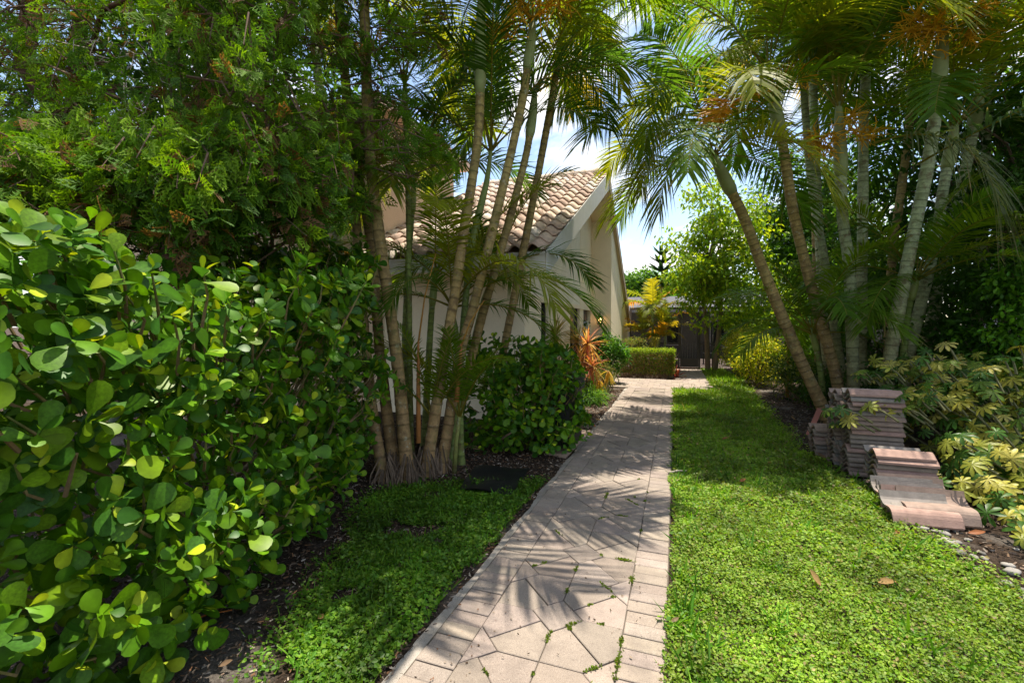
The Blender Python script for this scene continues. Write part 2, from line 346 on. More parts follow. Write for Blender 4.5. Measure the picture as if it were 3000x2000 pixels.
# ------------------------------------------------------------------ the house on the left
CREAM, SIDINGW, TAN = (0.86, 0.75, 0.57), (0.82, 0.76, 0.64), (0.76, 0.64, 0.46)  # siding boards are a greyer cream than the stucco
YE, ZE, YR, ZR, YF, ZF = 6.2, 2.62, 12.3, 5.62, 19.2, 1.5     # roof deck: eave, ridge, far foot
GX0, GX1, VX = -1.70, -5.25, -5.2                              # gable edge, roof end, tall block's side
WX, DX, FY, PY2 = -1.80, -2.39, 7.25, 13.6                     # wing wall, door wall, front wall, pillar face
def roof_z(y): return ZE+(y-YE)*(ZR-ZE)/(YR-YE) if y <= YR else ZR+(y-YR)*(ZF-ZR)/(YF-YR)
house = thing('house', (-4, 11, 0), 'cream stucco house with steep clay tile roof beyond the palm clump', 'house')
def wall_poly(mb, pts, n, th, col):
    """flat polygon pts (n,3) extruded by th along -n"""
    p = np.asarray(pts, float); q = p-np.asarray(n)*th; k = len(p)
    fs = [tuple(range(k)), tuple(range(2*k-1, k-1, -1))]+[(i, i+k, (i+1) % k+k, (i+1) % k) for i in range(k)]
    return mb.add(np.concatenate([p, q]), fs, col)
# front wall
w_ = MB(); zt = roof_z(FY)-0.16; wall_poly(w_, [(GX1, FY, -0.1), (DX, FY, -0.1), (DX, FY, zt), (GX1, FY, zt)], (0, -1, 0), 0.2, CREAM); w_.build('front_wall', M_STUCCO, house)
# door wall with openings: built from butted panels
ops = [(8.25, 8.8, 0.45, 2.1), (10.75, 11.9, 0.45, 2.1), (12.42, 13.5, 0.06, 2.07)]
w_ = MB(); ya = FY+0.2
for (a, b_, z0, z1) in ops:
    wall_poly(w_, [(DX, ya, -0.1), (DX, a, -0.1), (DX, a, 2.1), (DX, ya, 2.1)], (1, 0, 0), 0.2, CREAM)
    if z0 > 0.1: wall_poly(w_, [(DX, a, -0.1), (DX, b_, -0.1), (DX, b_, z0), (DX, a, z0)], (1, 0, 0), 0.2, CREAM)
    if z1 < 2.1: wall_poly(w_, [(DX, a, z1), (DX, b_, z1), (DX, b_, 2.1), (DX, a, 2.1)], (1, 0, 0), 0.2, CREAM)
    ya = b_
wall_poly(w_, [(DX, ya, -0.1), (DX, PY2, -0.1), (DX, PY2, 2.1), (DX, ya, 2.1)], (1, 0, 0), 0.2, CREAM)
w_.build('entry_wall', M_STUCCO, house)
up = [(FY+0.2, 2.1), (PY2, 2.1), (PY2, roof_z(PY2)-0.17), (YR, ZR-0.17), (FY+0.2, roof_z(FY+0.2)-0.17)]
w_ = MB(); wall_poly(w_, [(DX-0.02, y, z) for y, z in up], (1, 0, 0), 0.18, CREAM); gable = w_.build('gable_wall', M_STUCCO, house)
def clip(poly, a, c):
    """keep a.p <= c"""
    out = []
    for i in range(len(poly)):
        p, q = poly[i-1], poly[i]; dp, dq = a[0]*p[0]+a[1]*p[1]-c, a[0]*q[0]+a[1]*q[1]-c
        if (dp <= 0) != (dq <= 0): t = dp/(dp-dq); out.append((p[0]+t*(q[0]-p[0]), p[1]+t*(q[1]-p[1])))
        if dq <= 0: out.append(q)
    return out
for k in range(40):                                          # diagonal siding boards
    a = np.array([0.62, -0.785]); c0 = 2.0+k*0.24
    pl = clip(clip([(y, z) for y, z in up], a, c0+0.234), -a, -c0)
    pl = clip(pl, (1, 0), 11.9)
    if len(pl) >= 3: w_ = MB(); wall_poly(w_, [(DX, y, z) for y, z in pl], (1, 0, 0), 0.019, np.array(SIDINGW)*U(0.97, 1.03)); w_.build('siding_board', M_PLAIN, gable)
w_ = MB(); wall_poly(w_, [(DX+0.004, y, z) for y, z in clip(up, (-1, 0), -11.9)], (1, 0, 0), 0.023, CREAM); w_.build('smooth_panel', M_STUCCO, gable)
w_ = MB(); w_.box((DX-0.03, FY+0.21, 2.05), (DX+0.03, PY2-0.002, 2.14), CREAM); w_.build('string_course', M_STUCCO, house)
# pillar and wing wall
pil = [(PY2, -0.1), (18.9, -0.1), (18.9, roof_z(18.9)-0.16), (PY2, roof_z(PY2)-0.16)]
w_ = MB(); wall_poly(w_, [(WX, y, z) for y, z in pil], (1, 0, 0), 0.75, CREAM); w_.build('wing_wall', M_STUCCO, house)
# tall block behind the low roof
tb = MB(); tb.box((-15, 7.2, -0.1), (VX, 10.2, 5.5), (0.62, 0.47, 0.33)); tb.build('tall_block', M_STUCCO, house)
tb = MB(); tb.box((-15.4, 6.8, 5.502), (VX+0.3, 10.6, 5.68), (0.5, 0.36, 0.28)); tb.build('block_roof', M_PLAIN, house)
tb = MB(); tb.box((-15, 9, -0.1), (GX1+0.1, 18.9, 2.0), CREAM); tb.build('rear_block', M_STUCCO, house)
# roof deck, soffit, barge boards
rd = MB()
wall_poly(rd, [(GX0-0.02, YE, ZE), (GX0-0.02, YR, ZR), (GX0-0.02, YF, ZF), (GX0-0.02, YF, ZF-0.12), (GX0-0.02, YR, ZR-0.13), (GX0-0.02, YE, ZE-0.12)], (1, 0, 0), 3.5, TAN)
roof = rd.build('roof', M_STUCCO, house)
bb = MB(); wall_poly(bb, [(GX0, YE-0.02, ZE+0.04), (GX0, YR, ZR+0.04), (GX0, YR, ZR-0.42), (GX0, YE-0.02, ZE-0.3)], (1, 0, 0), 0.018, (0.6, 0.6, 0.58)); bb.build('barge_board', M_PLAIN, roof)
bb = MB(); wall_poly(bb, [(GX0, YR+0.002, ZR+0.04), (GX0, YF, ZF+0.04), (GX0, YF, ZF-0.2), (GX0, YR+0.002, ZR-0.24)], (1, 0, 0), 0.018, (0.36, 0.28, 0.2)); bb.build('barge_board', M_PLAIN, roof)
fb = MB(); fb.box((GX1, YE-0.03, ZE-0.2), (GX0-0.03, YE-0.005, ZE+0.03), (0.6, 0.58, 0.52)); fb.build('fascia', M_PLAIN, roof)
# barrel roof tiles, one object each
TW, TL = 0.272, 0.36
def stile(L, W, th=0.018):
    k = 9; u = np.linspace(0, 1, k); hgt = 0.075*np.clip(np.sin(u*PI*1.45), -0.16, 1)
    pr = np.c_[u*W*1.04, hgt]; v = []
    for yy, lift in ((0, 0.035), (L*1.12, 0.0)):
        for dz in (0, -th): v += [(x, yy, z+lift+dz+0.03) for x, z in pr]
    f = []
    for i in range(k-1):
        f += [(i, i+1, 2*k+i+1, 2*k+i), (k+i+1, k+i, 3*k+i, 3*k+i+1), (i, k+i, k+i+1, i+1)]
    return np.array(v), f
ALB = [(0.66, 0.53, 0.42), (0.60, 0.46, 0.36), (0.68, 0.59, 0.50), (0.52, 0.38, 0.30), (.42, .30, .24)]
tv, tf = stile(TL, TW); TM = [MB().add(tv, tf, c).mesh('roof_tile', M_TILE, True) for c in ALB]
sl = math.hypot(YR-YE, ZR-ZE); d1 = Vector((0, (YR-YE)/sl, (ZR-ZE)/sl)); n1 = Vector((0, -d1.z, d1.y)); nr = int(sl/TL)
ncol = 13
for r in range(nr):
    for c in range(ncol):
        p = Vector((GX0-0.02-(c+1)*TW+U(-.006, .006), YE-0.06, ZE))+d1*(r*TL+U(-.012, .012))+n1*U(0, 0.01)
        link('roof_tile', TM[int(U(0, 5))], roof, mat4((1, 0, 0), d1, n1, p))
sl2 = math.hypot(YF-YR, ZR-ZF); d2 = Vector((0, -(YF-YR)/sl2, (ZR-ZF)/sl2)); n2 = Vector((0, -d2.z, d2.y))*-1
for r in range(int(sl2/TL)):
    for c in range(1):
        p = Vector((GX0+0.0-c*TW, YF+0.05, ZF))+d2*(r*TL); link('roof_tile', TM[int(U(0, 5))], roof, mat4((-1, 0, 0), d2, n2, p))
cap = []
for k in range(11):
    pts = np.array([(GX0+0.05-k*0.33, YR, ZR+0.05), (GX0+0.05-k*0.33-0.36, YR, ZR+0.035)])
    MB().tube(pts, [0.14, 0.12], 12, (0.62, 0.5, 0.4)).build('ridge_cap', M_TILE, roof, smooth=True)
# windows and door
for (a, b_, z0, z1) in ops[:2]:
    f_ = MB()
    for q in ((a, a+0.05, z0, z1), (b_-0.05, b_, z0, z1), (a+0.051, b_-0.051, z0, z0+0.05), (a+0.051, b_-0.051, z1-0.05, z1)): f_.box((DX-0.13, q[0]+0.001, q[2]+0.001), (DX-0.06, q[1]-0.001, q[3]-0.001), (0.035, 0.03, 0.026))
    wn_ = f_.build('window', M_DARK, house)
    MB().box((DX-0.105, a+0.052, z0+0.052), (DX-0.095, b_-0.052, z1-0.052)).build('pane', M_GLASS, wn_)
    MB().box((DX-0.198, a, z0), (DX-0.19, b_, z1), (0.02, 0.02, 0.02)).build('window_backing', M_PLAIN, wn_)
d_ = MB(); d_.box((DX-0.14, 12.422, 0.0), (DX-0.09, 13.498, 2.068), (0.022, 0.024, 0.034)); door = d_.build('front_door', M_DARK, house)
for zz, hh in ((0.2, 0.75), (1.1, 0.8)):
    for yy in (12.52, 13.0): MB().box((DX-0.089, yy, zz), (DX-0.078, yy+0.4, zz+hh), (0.03, 0.032, 0.045)).build('door_panel', M_DARK, door)
MB().lathe([(0, 0), (0.03, 0.005), (0.035, 0.03), (0, 0.05)], (DX-0.06, 12.5, 1.02), 10, (0.35, 0.28, 0.12)).build('knob', M_DARK, door)

# wreath hanging on the door
wr = thing('door_wreath', (DX-0.05, 13.0, 1.5), 'pale blue flower wreath hanging on the dark front door', 'wreath')
t_ = np.linspace(0, 2*PI, 25); MB().tube(np.c_[np.full(25, DX-0.05), 13.0+0.2*np.cos(t_), 1.42+0.28*np.sin(t_)], 0.05, 6, (0.06, 0.09, 0.03)).build('ring', M_TWIG, wr)
N = 260; a_ = U(0, 2*PI, N); rr = 0.2+rng.normal(0, 0.05, N); pos = np.c_[DX-0.03+U(-0.04, 0.08, N), 13.0+rr*np.cos(a_), 1.42+1.35*rr*np.sin(a_)]
X, Y, Z = rand_axes(N, 1.0); petal = (np.array([(-.5, -.5, 0), (.5, -.5, .1), (.5, .5, 0), (-.5, .5, .1)]), np.array([(0, 1, 2, 3)]))
MB().inst(petal, pos, X, Y, Z, U(0.03, 0.06, N), np.where(U(0, 1, (N, 1)) < 0.8, np.array([[0.55, 0.62, 0.85]]), np.array([[0.05, 0.12, 0.03]]))).build('blossom', M_LEAF, wr, kind='stuff')
# wall lantern on the pillar face
lc = np.array([P(1757, 935, 13.35)[0], PY2-0.14, 1.80])
ln = thing('wall_lantern', lc, 'black wall lantern with lit candle bulbs on the entrance pillar', 'lantern')
BK = (0.015, 0.013, 0.012)
MB().tube([lc+(0, 0.135, -0.05), lc+(0, 0.08, 0.16), lc+(0, 0.02, 0.23), lc+(0, 0, 0.19)], 0.014, 6, BK).build('arm', M_DARK, ln)
MB().box(lc+(-0.05, 0.12, -0.13), lc+(0.05, 0.137, 0.07), BK).build('back_plate', M_DARK, ln)
MB().lathe([(0.0, 0.19), (0.02, 0.17), (0.03, 0.13), (0.075, 0.09), (0.105, 0.075), (0.1, 0.06), (0, 0.062)], lc, 6, BK).build('canopy', M_DARK, ln)
MB().lathe([(0.0, -0.11), (0.085, -0.11), (0.07, -0.14), (0.03, -0.155), (0.02, -0.18), (0.03, -0.2), (0, -0.23)], lc, 6, BK).build('base_pan', M_DARK, ln)
for k in range(6):
    a = k*PI/3; e = np.array([math.cos(a), math.sin(a), 0]); MB().tube([lc+e*0.095+(0, 0, 0.06), lc+e*0.08+(0, 0, -0.11)], 0.007, 4, BK).build('bar', M_DARK, ln)
for dx in (-0.03, 0.03): MB().lathe([(0, -0.1), (0.012, -0.09), (0.012, -0.04), (0.02, 0.0), (0.012, 0.035), (0, 0.055)], lc+(dx, -0.02, 0), 8, (1, 0.6, 0.2)).build('bulb', M_FLAME, ln)
db = thing('doorbell', (lc[0]+0.1, PY2-0.02, 1.4), 'small black doorbell box on the pillar below the lantern', 'doorbell')
MB().box((lc[0]+0.06, PY2-0.04, 1.33), (lc[0]+0.14, PY2-0.002, 1.46), (0.02, 0.02, 0.02)).build('housing', M_DARK, db)
MB().lathe([(0, 0), (0.018, 0.0), (0.018, 0.006), (0, 0.008)], (lc[0]+0.1, PY2-0.05, 1.37), 10, (0.3, 0.3, 0.3)).build('button', M_DARK, db)

# ------------------------------------------------------------------ screened patio and the house behind it
en = thing('screen_enclosure', (1, 18.9, 0), 'dark insect screen enclosure with bronze posts closing the path', 'enclosure')
BZ = (0.05, 0.04, 0.034); EY = 18.9; posts = [-1.72, -0.6, 0.12, 0.86, 2.05, 3.4]
for x in posts: MB().box((x-0.035, EY-0.035, 0), (x+0.035, EY+0.035, 2.25), BZ).build('post', M_DARK, en)
for y in (20.6, 22.3, 24.0): MB().box((3.365, y-0.035, 0), (3.435, y+0.035, 2.25), BZ).build('post', M_DARK, en)
MB().box((-1.755, EY-0.04, 2.252), (3.44, EY+0.04, 2.34), BZ).build('beam', M_DARK, en); MB().box((3.36, EY+0.042, 2.252), (3.44, 24.03, 2.34), BZ).build('beam', M_DARK, en)
for k in range(len(posts)-1):
    a, b_ = posts[k]+0.036, posts[k+1]-0.036
    if k != 2: MB().box((a, EY-0.02, 0.9), (b_, EY+0.02, 0.95), BZ).build('rail', M_DARK, en)
    if k < 2: MB().box((a, EY-0.02, 0.0), (b_, EY+0.02, 0.3), BZ).build('kick_plate', M_DARK, en)
    MB().add([(a, EY, 0.02), (b_, EY, 0.02), (b_, EY, 2.25), (a, EY, 2.25)], np.array([(0, 1, 2, 3)])).build('screen', M_SCREEN, en)
MB().add([(3.4, EY+0.04, 0.02), (3.4, 24, 0.02), (3.4, 24, 2.25), (3.4, EY+0.04, 2.25)], np.array([(0, 1, 2, 3)])).build('screen', M_SCREEN, en)
gt = MB(); gt.box((0.16, EY-0.05, 0.02), (0.82, EY-0.036, 0.36), BZ); gt = gt.build('gate', M_DARK, en)
for x in (0.16, 0.77): MB().box((x, EY-0.056, 0.361), (x+0.05, EY-0.036, 2.1), BZ).build('stile', M_DARK, gt)
for k in range(6): MB().box((0.25+k*0.09, EY-0.05, 0.361), (0.262+k*0.09, EY-0.038, 0.95), (0.12, 0.11, 0.1)).build('bar', M_DARK, gt)
pf = MB(); pf.box((-1.7, EY+0.04, -0.06), (3.3, 24.0, 0.01), (0.40, 0.31, 0.27)); pf.build('patio', M_PAVER, kind='structure')
# patio table and chair
pt = thing('patio_table', (2.2, 20.3, 0.01), 'small round patio table behind the screen', 'table')
MB().lathe([(0, 0.70), (0.4, 0.70), (0.4, 0.73), (0, 0.73)], (2.2, 20.3, 0.01), 16, (0.3, 0.3, 0.3)).build('table_top', M_DARK, pt)
for k in range(3):
    a = k*2.1+0.4; MB().tube([(2.2+0.32*math.cos(a), 20.3+0.32*math.sin(a), 0.01), (2.2, 20.3, 0.4), (2.2-0.2*math.cos(a), 20.3-0.2*math.sin(a), 0.705)], 0.015, 5, BK).build('leg', M_DARK, pt)
pc = thing('patio_chair', (1.35, 20.6, 0.01), 'dark metal patio chair behind the screen beside the round table', 'chair')
for x in (1.1, 1.55):
    for y in (20.4, 20.85): MB().tube([(x, y, 0.01), (x, y, 0.45 if y < 20.6 else 0.95)], 0.014, 5, BK).build('leg', M_DARK, pc)
MB().box((1.09, 20.38, 0.452), (1.57, 20.86, 0.49), (0.08, 0.08, 0.08)).build('seat', M_DARK, pc)
for k in range(5): MB().box((1.13+k*0.09, 20.84, 0.5), (1.17+k*0.09, 20.86, 0.95), (0.08, 0.08, 0.08)).build('slat', M_DARK, pc)
nb = thing('neighbour_house', (0, 26, 0), 'low house with grey roof behind the screen enclosure', 'house')
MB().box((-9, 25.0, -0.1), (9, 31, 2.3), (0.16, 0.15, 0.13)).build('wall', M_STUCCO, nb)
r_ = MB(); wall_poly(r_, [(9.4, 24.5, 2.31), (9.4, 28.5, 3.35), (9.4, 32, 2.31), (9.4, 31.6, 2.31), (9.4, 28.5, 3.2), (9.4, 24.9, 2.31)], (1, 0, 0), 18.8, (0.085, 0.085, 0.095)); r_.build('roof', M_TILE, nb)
for x in (-0.5, 1.6, 2.6):
    wf = MB().box((x, 24.96, 0.6), (x+0.8, 24.998, 1.9), (0.5, 0.5, 0.5)).build('window', M_PLAIN, nb); MB().box((x+0.06, 24.94, 0.66), (x+0.74, 24.958, 1.84)).build('pane', M_GLASS, wf)
nh = thing('grey_house', (12, 10, 0), 'pale grey house wall glimpsed behind the palms and ficus hedge', 'house')
MB().box((9.5, 5, -0.1), (15, 20, 4.2), (0.5, 0.49, 0.48)).build('wall', M_STUCCO, nh)
r_ = MB(); wall_poly(r_, [(9.0, 4.6, 4.21), (12.2, 4.6, 5.6), (15.4, 4.6, 4.21)], (0, -1, 0), 15.8, (0.35, 0.3, 0.27)); r_.build('roof', M_TILE, nh)

# ------------------------------------------------------------------ leaf shapes
def blade(rows, bend=-0.12, fold=0.12):
    """rows = (t, halfwidth); three columns, midrib lighter"""
    v, s = [], []
    for t, w in rows:
        for x in (-1, 0, 1): v.append((x*w, t, bend*t*t+abs(x)*w*fold)); s.append(1.0 if x else 1.25)
    f = []
    for i in range(len(rows)-1):
        for j in (0, 1): f.append((i*3+j, i*3+j+1, i*3+j+4, i*3+j+3))
    return np.array(v), np.array(f), np.array(s)
OBOV = blade([(0, .025), (.15, .05), (.38, .19), (.66, .32), (.85, .305), (.96, .18), (1.0, .03)])
OVAL = blade([(0, .02), (.4, .27), (.75, .18), (1, .01)], -0.15, 0.2)
QUAD = (np.array([(0, 0, 0), (.26, .45, .06), (0, 1, -.12), (-.26, .45, .06)]), np.array([(0, 1, 2, 3)]))
STRAP = blade([(0, .02), (.3, .028), (.65, .025), (1, .002)], -0.35, 0.3)

def frame(Y, Zhint):
    Y = nrm(Y); X = nrm(np.cross(Y, Zhint)); Z = np.cross(X, Y); return X, Y, Z
def pick(cols, N, j=0.2):
    cols = np.asarray(cols, float); c = cols[rng.integers(0, len(cols), N)]; return c*U(1-j, 1+j, (N, 1))

def rosettes(tips, axes, per=6, size=0.12, jit=0.25):
    """leaves around shoot tips: returns pos, Y(dir), Z(normal), size, inner flag"""
    Ps, Ys, Zs, Ss, In = [], [], [], [], []
    T = len(tips); a0 = U(0, 2*PI, T); h = np.cross(axes, [0.3, 0.2, 0.93]); h = nrm(h); h2 = np.cross(axes, h)
    for k in range(per):
        lay = k//2; an = a0+(k % 2)*PI+lay*PI/2*1.1+rng.normal(0, jit, T)
        rad = np.cos(an)[:, None]*h+np.sin(an)[:, None]*h2
        el = np.radians(18+lay*22+rng.normal(0, 10, T))[:, None]
        d = np.cos(el)*rad+np.sin(el)*axes; d[:, 2] -= 0.12; nz_ = np.cos(el)*axes-np.sin(el)*rad
        Ps.append(tips-axes*(0.05-0.022*lay)[..., None] if np.ndim(lay) else tips-axes*(0.05-0.02*lay)); Ys.append(nrm(d)); Zs.append(nrm(nz_+rng.normal(0, 0.18, (T, 3)))); Ss.append(size*(1-0.2*lay)*U(0.6, 1.22, T)); In.append(np.full(T, lay))
    return np.concatenate(Ps), np.concatenate(Ys), np.concatenate(Zs), np.concatenate(Ss), np.concatenate(In)

def plant_leaves(root, proto, pos, Yd, Zh, size, cols, mat, n_obj=300, name='leaf', nvar=7):
    """the n_obj leaves that show largest become objects, the rest one stuff part"""
    X, Y, Z = frame(Yd, Zh)
    u, v, d = proj_arr(pos); vis = (d > 0.3) & (u > -50) & (u < 3050) & (v > -50) & (v < 2050)
    score = np.where(vis, size/np.maximum(d, 0.3)*(0.4+np.abs((Z*nrm(pos-np.array([0, 0, EYE]))).sum(1))), 0)
    idx = np.argsort(-score)[:n_obj]; rest = np.ones(len(pos), bool); rest[idx] = False
    if n_obj:
        order = idx[np.argsort(cols[idx].sum(1))]; groups = np.array_split(order, nvar)
        for gI in groups:
            if not len(gI): continue
            mes = []
            for cv, ed in ((0, 1), (.15, .85), (-.13, 1.1)):
                pv = proto[0].copy(); pv[:, 2] += cv*pv[:, 1]**2+.03*np.sin(pv[:, 1]*9+cv*20)*np.abs(pv[:, 0]); pv[:, 0] *= ed; mes.append(MB().add(pv, proto[1], cols[gI].mean(0)[None]*proto[2][:, None]).mesh(name, mat, True))
            for i in gI: link(name, mes[int(U(0, 3))], root, mat4(X[i], Y[i], Z[i], pos[i], size[i]))
    if rest.any():
        mb = MB(); part = rng.integers(0, 3, len(pos))
        for q, (cv, ed) in enumerate(((0, 1), (.14, .85), (-.12, 1.1))):
            i = rest & (part == q); pv = proto[0].copy(); pv[:, 2] += cv*pv[:, 1]**2; pv[:, 0] *= ed
            if i.any(): mb.inst((pv, proto[1], proto[2]), pos[i], X[i], Y[i], Z[i], size[i], cols[i])
        mb.build('foliage', mat, root, smooth=True, kind='stuff')
    if False: MB().inst(proto, pos[rest], X[rest], Y[rest], Z[rest], size[rest], cols[rest]).build('foliage', mat, root, smooth=True, kind='stuff')
def proj_arr(p):
    q = np.asarray(p)-np.array([0, 0, EYE]); z = q@FW; zz = np.where(np.abs(z) < 1e-3, 1e-3, z); return 1500+F*(q@RT)/zz, 1000-F*(q@UP)/zz, z

# ------------------------------------------------------------------ clusia shrubs
CL = [(0.055, 0.15, 0.006), (0.04, 0.12, 0.008), (0.08, 0.185, 0.006), (0.03, 0.10, 0.013), (0.11, 0.19, 0.008), (0.05, 0.135, 0.006)]
CLY = np.array([0.30, 0.38, 0.02])
def clusia(name, label, line, h0, h1, depth, ntips, size, trunk, n_obj, taper=(1, 1, 1, 1)):
    root = thing(name, (*trunk, 0), label, 'shrub')
    line = np.array(line, float); seg = np.diff(line, axis=0); L = np.r_[0, np.cumsum(np.linalg.norm(seg, axis=1))]
    s = U(0, L[-1], ntips); k = np.clip(np.searchsorted(L, s)-1, 0, len(seg)-1); t = (s-L[k])/(L[k+1]-L[k])
    base = line[k]+seg[k]*t[:, None]; nv = nrm(np.stack([seg[:, 1], -seg[:, 0]], 1))[k]
    hh = U(0, 1, ntips); lump = 0.34*(vnoise(s, hh*2.5, 1.6, 21)-0.5)+0.2*(vnoise(s, hh*2.5, 4.5, 22)-0.5)
    top = U(0, 1, ntips) < 0.3; din = depth*U(0, 1, ntips)**1.6; topl = h1*np.interp(s/L[-1], [0, .25, .6, 1], taper)+0.6*(vnoise(s, s*0, 1.5, 5)-0.5)+.25*(vnoise(s, s*0, 4, 6)-.5)
    z = np.where(top, topl-0.5*U(0, 1, ntips)**2, h0+(topl-h0)*hh); din = np.where(top, depth*1.6*U(0, 1, ntips), din)
    off = lump-din-0.22*np.clip(hh-0.75, 0, 1)*4*(~top)*0.4-0.10*np.clip(0.25-hh, 0, 1)*4*(~top)
    tips = np.c_[base+nv*off[:, None], z]; tips[:, :2] += rng.normal(0, 0.05, (ntips, 2))
    ax = nrm(np.c_[nv*U(0.4, 1.0, ntips)[:, None], np.where(top, 1.0, U(0.0, 0.8, ntips))]+rng.normal(0, 0.3, (ntips, 3)))
    pos, Y, Z, S, In = rosettes(tips, ax, 6, size)
    cols = pick(CL, len(pos), 0.25); yl = (In == 2) & (U(0, 1, len(pos)) < 0.22); cols[yl] = CLY*U(0.8, 1.2, (yl.sum(), 1)); 
    dd = np.tile(din, 6); keep = U(0, 1, len(pos)) > np.where(dd > depth*0.5, 0.25, 0.1)
    plant_leaves(root, OBOV, pos[keep], Y[keep], Z[keep], S[keep], cols[keep], M_CLUSIA, n_obj)
    tw = MB()
    for i in range(0, ntips, 3):
        p = tips[i]; c = np.array([trunk[0], trunk[1], 0.3]); q = p+nrm(c-p)*U(0.15, 0.32)+(0, 0, -0.12); m_ = (p+q)/2+rng.normal(0, 0.03, 3)
        tw.tube([q, m_, p], [0.008, 0.006, 0.004], 4, np.array([(0.2, 0.13, 0.07), (0.2, 0.15, 0.07), (0.13, 0.17, 0.04)]), cap=False)
    tw.build('twigs', M_TWIG, root, kind='stuff')
    for i in range(7):
        e = tips[int(U(0, ntips))]; b_ = np.array([trunk[0]+rng.normal(0, 0.25), trunk[1]+rng.normal(0, 0.35), -0.05]); m_ = b_*0.5+e*0.5+rng.normal(0, 0.1, 3); m_[2] = e[2]*0.45
        MB().tube([b_, m_, e-(0, 0, 0.1)], [0.03, 0.022, 0.01], 6, (0.17, 0.12, 0.08)).build('stem', M_BARK, root, smooth=True)
    return root
clusia('clusia_shrub', 'large paddle-leaved green shrub filling the lower left, under the cypress', [(-1.9, -0.6), (-2.0, 1.2), (-2.25, 2.4), (-2.65, 3.5), (-3.1, 4.15), (-4.2, 4.6)], 0.06, 2.3, 0.95, 3500, 0.124, (-3.5, 2.4), 300, (.74, .84, .98, 1.0))
clusia('clusia_shrub', 'waist-high dark green paddle-leaved shrub between palm clump and path', [(-2.6, 5.15), (-2.0, 4.98), (-1.4, 5.15), (-1.12, 5.6), (-1.3, 6.4), (-1.9, 6.9)], 0.06, 1.3, 0.55, 900, 0.12, (-1.9, 5.8), 300)

# ------------------------------------------------------------------ cypress tree (upper left)
def spray_proto():
    v, f, s = [], [], []
    def twig(p, d, L, w, sh):
        p = np.array(p); d = np.array(d); n_ = np.array([-d[1], d[0], 0]); b0 = len(v)
        v.extend([p, p+d*L*.5+n_*w*.6+(0, 0, .02), p+d*L, p+d*L*.5-n_*w*.6]); f.append((b0, b0+1, b0+2, b0+3)); s.extend([sh*.8, sh, sh*1.4, sh])
    twig((0, 0, 0), (0, 1, 0), 1.0, .04, .8)
    for i, t in enumerate(np.linspace(.1, .92, 8)):
        side = 1 if i % 2 else -1; L = .5*(1-t)+.16; a = math.radians(40); d = (side*math.sin(a), math.cos(a), 0)
        twig((0, t, 0), d, L, .07, 1.0)
        for q, s2 in ((.4, side), (.68, -side)):
            if L < .25 and q < .5: continue
            a2 = a*side+s2*math.radians(42); twig((d[0]*L*q, t+d[1]*L*q, 0), (math.sin(a2), math.cos(a2), 0), L*.5, .075, 1.1)
    v_ = np.array(v); v_[:, 2] += -0.2*v_[:, 1]**2+0.08*np.abs(v_[:, 0]); return v_, np.array(f), np.array(s)
SPRAY = spray_proto()
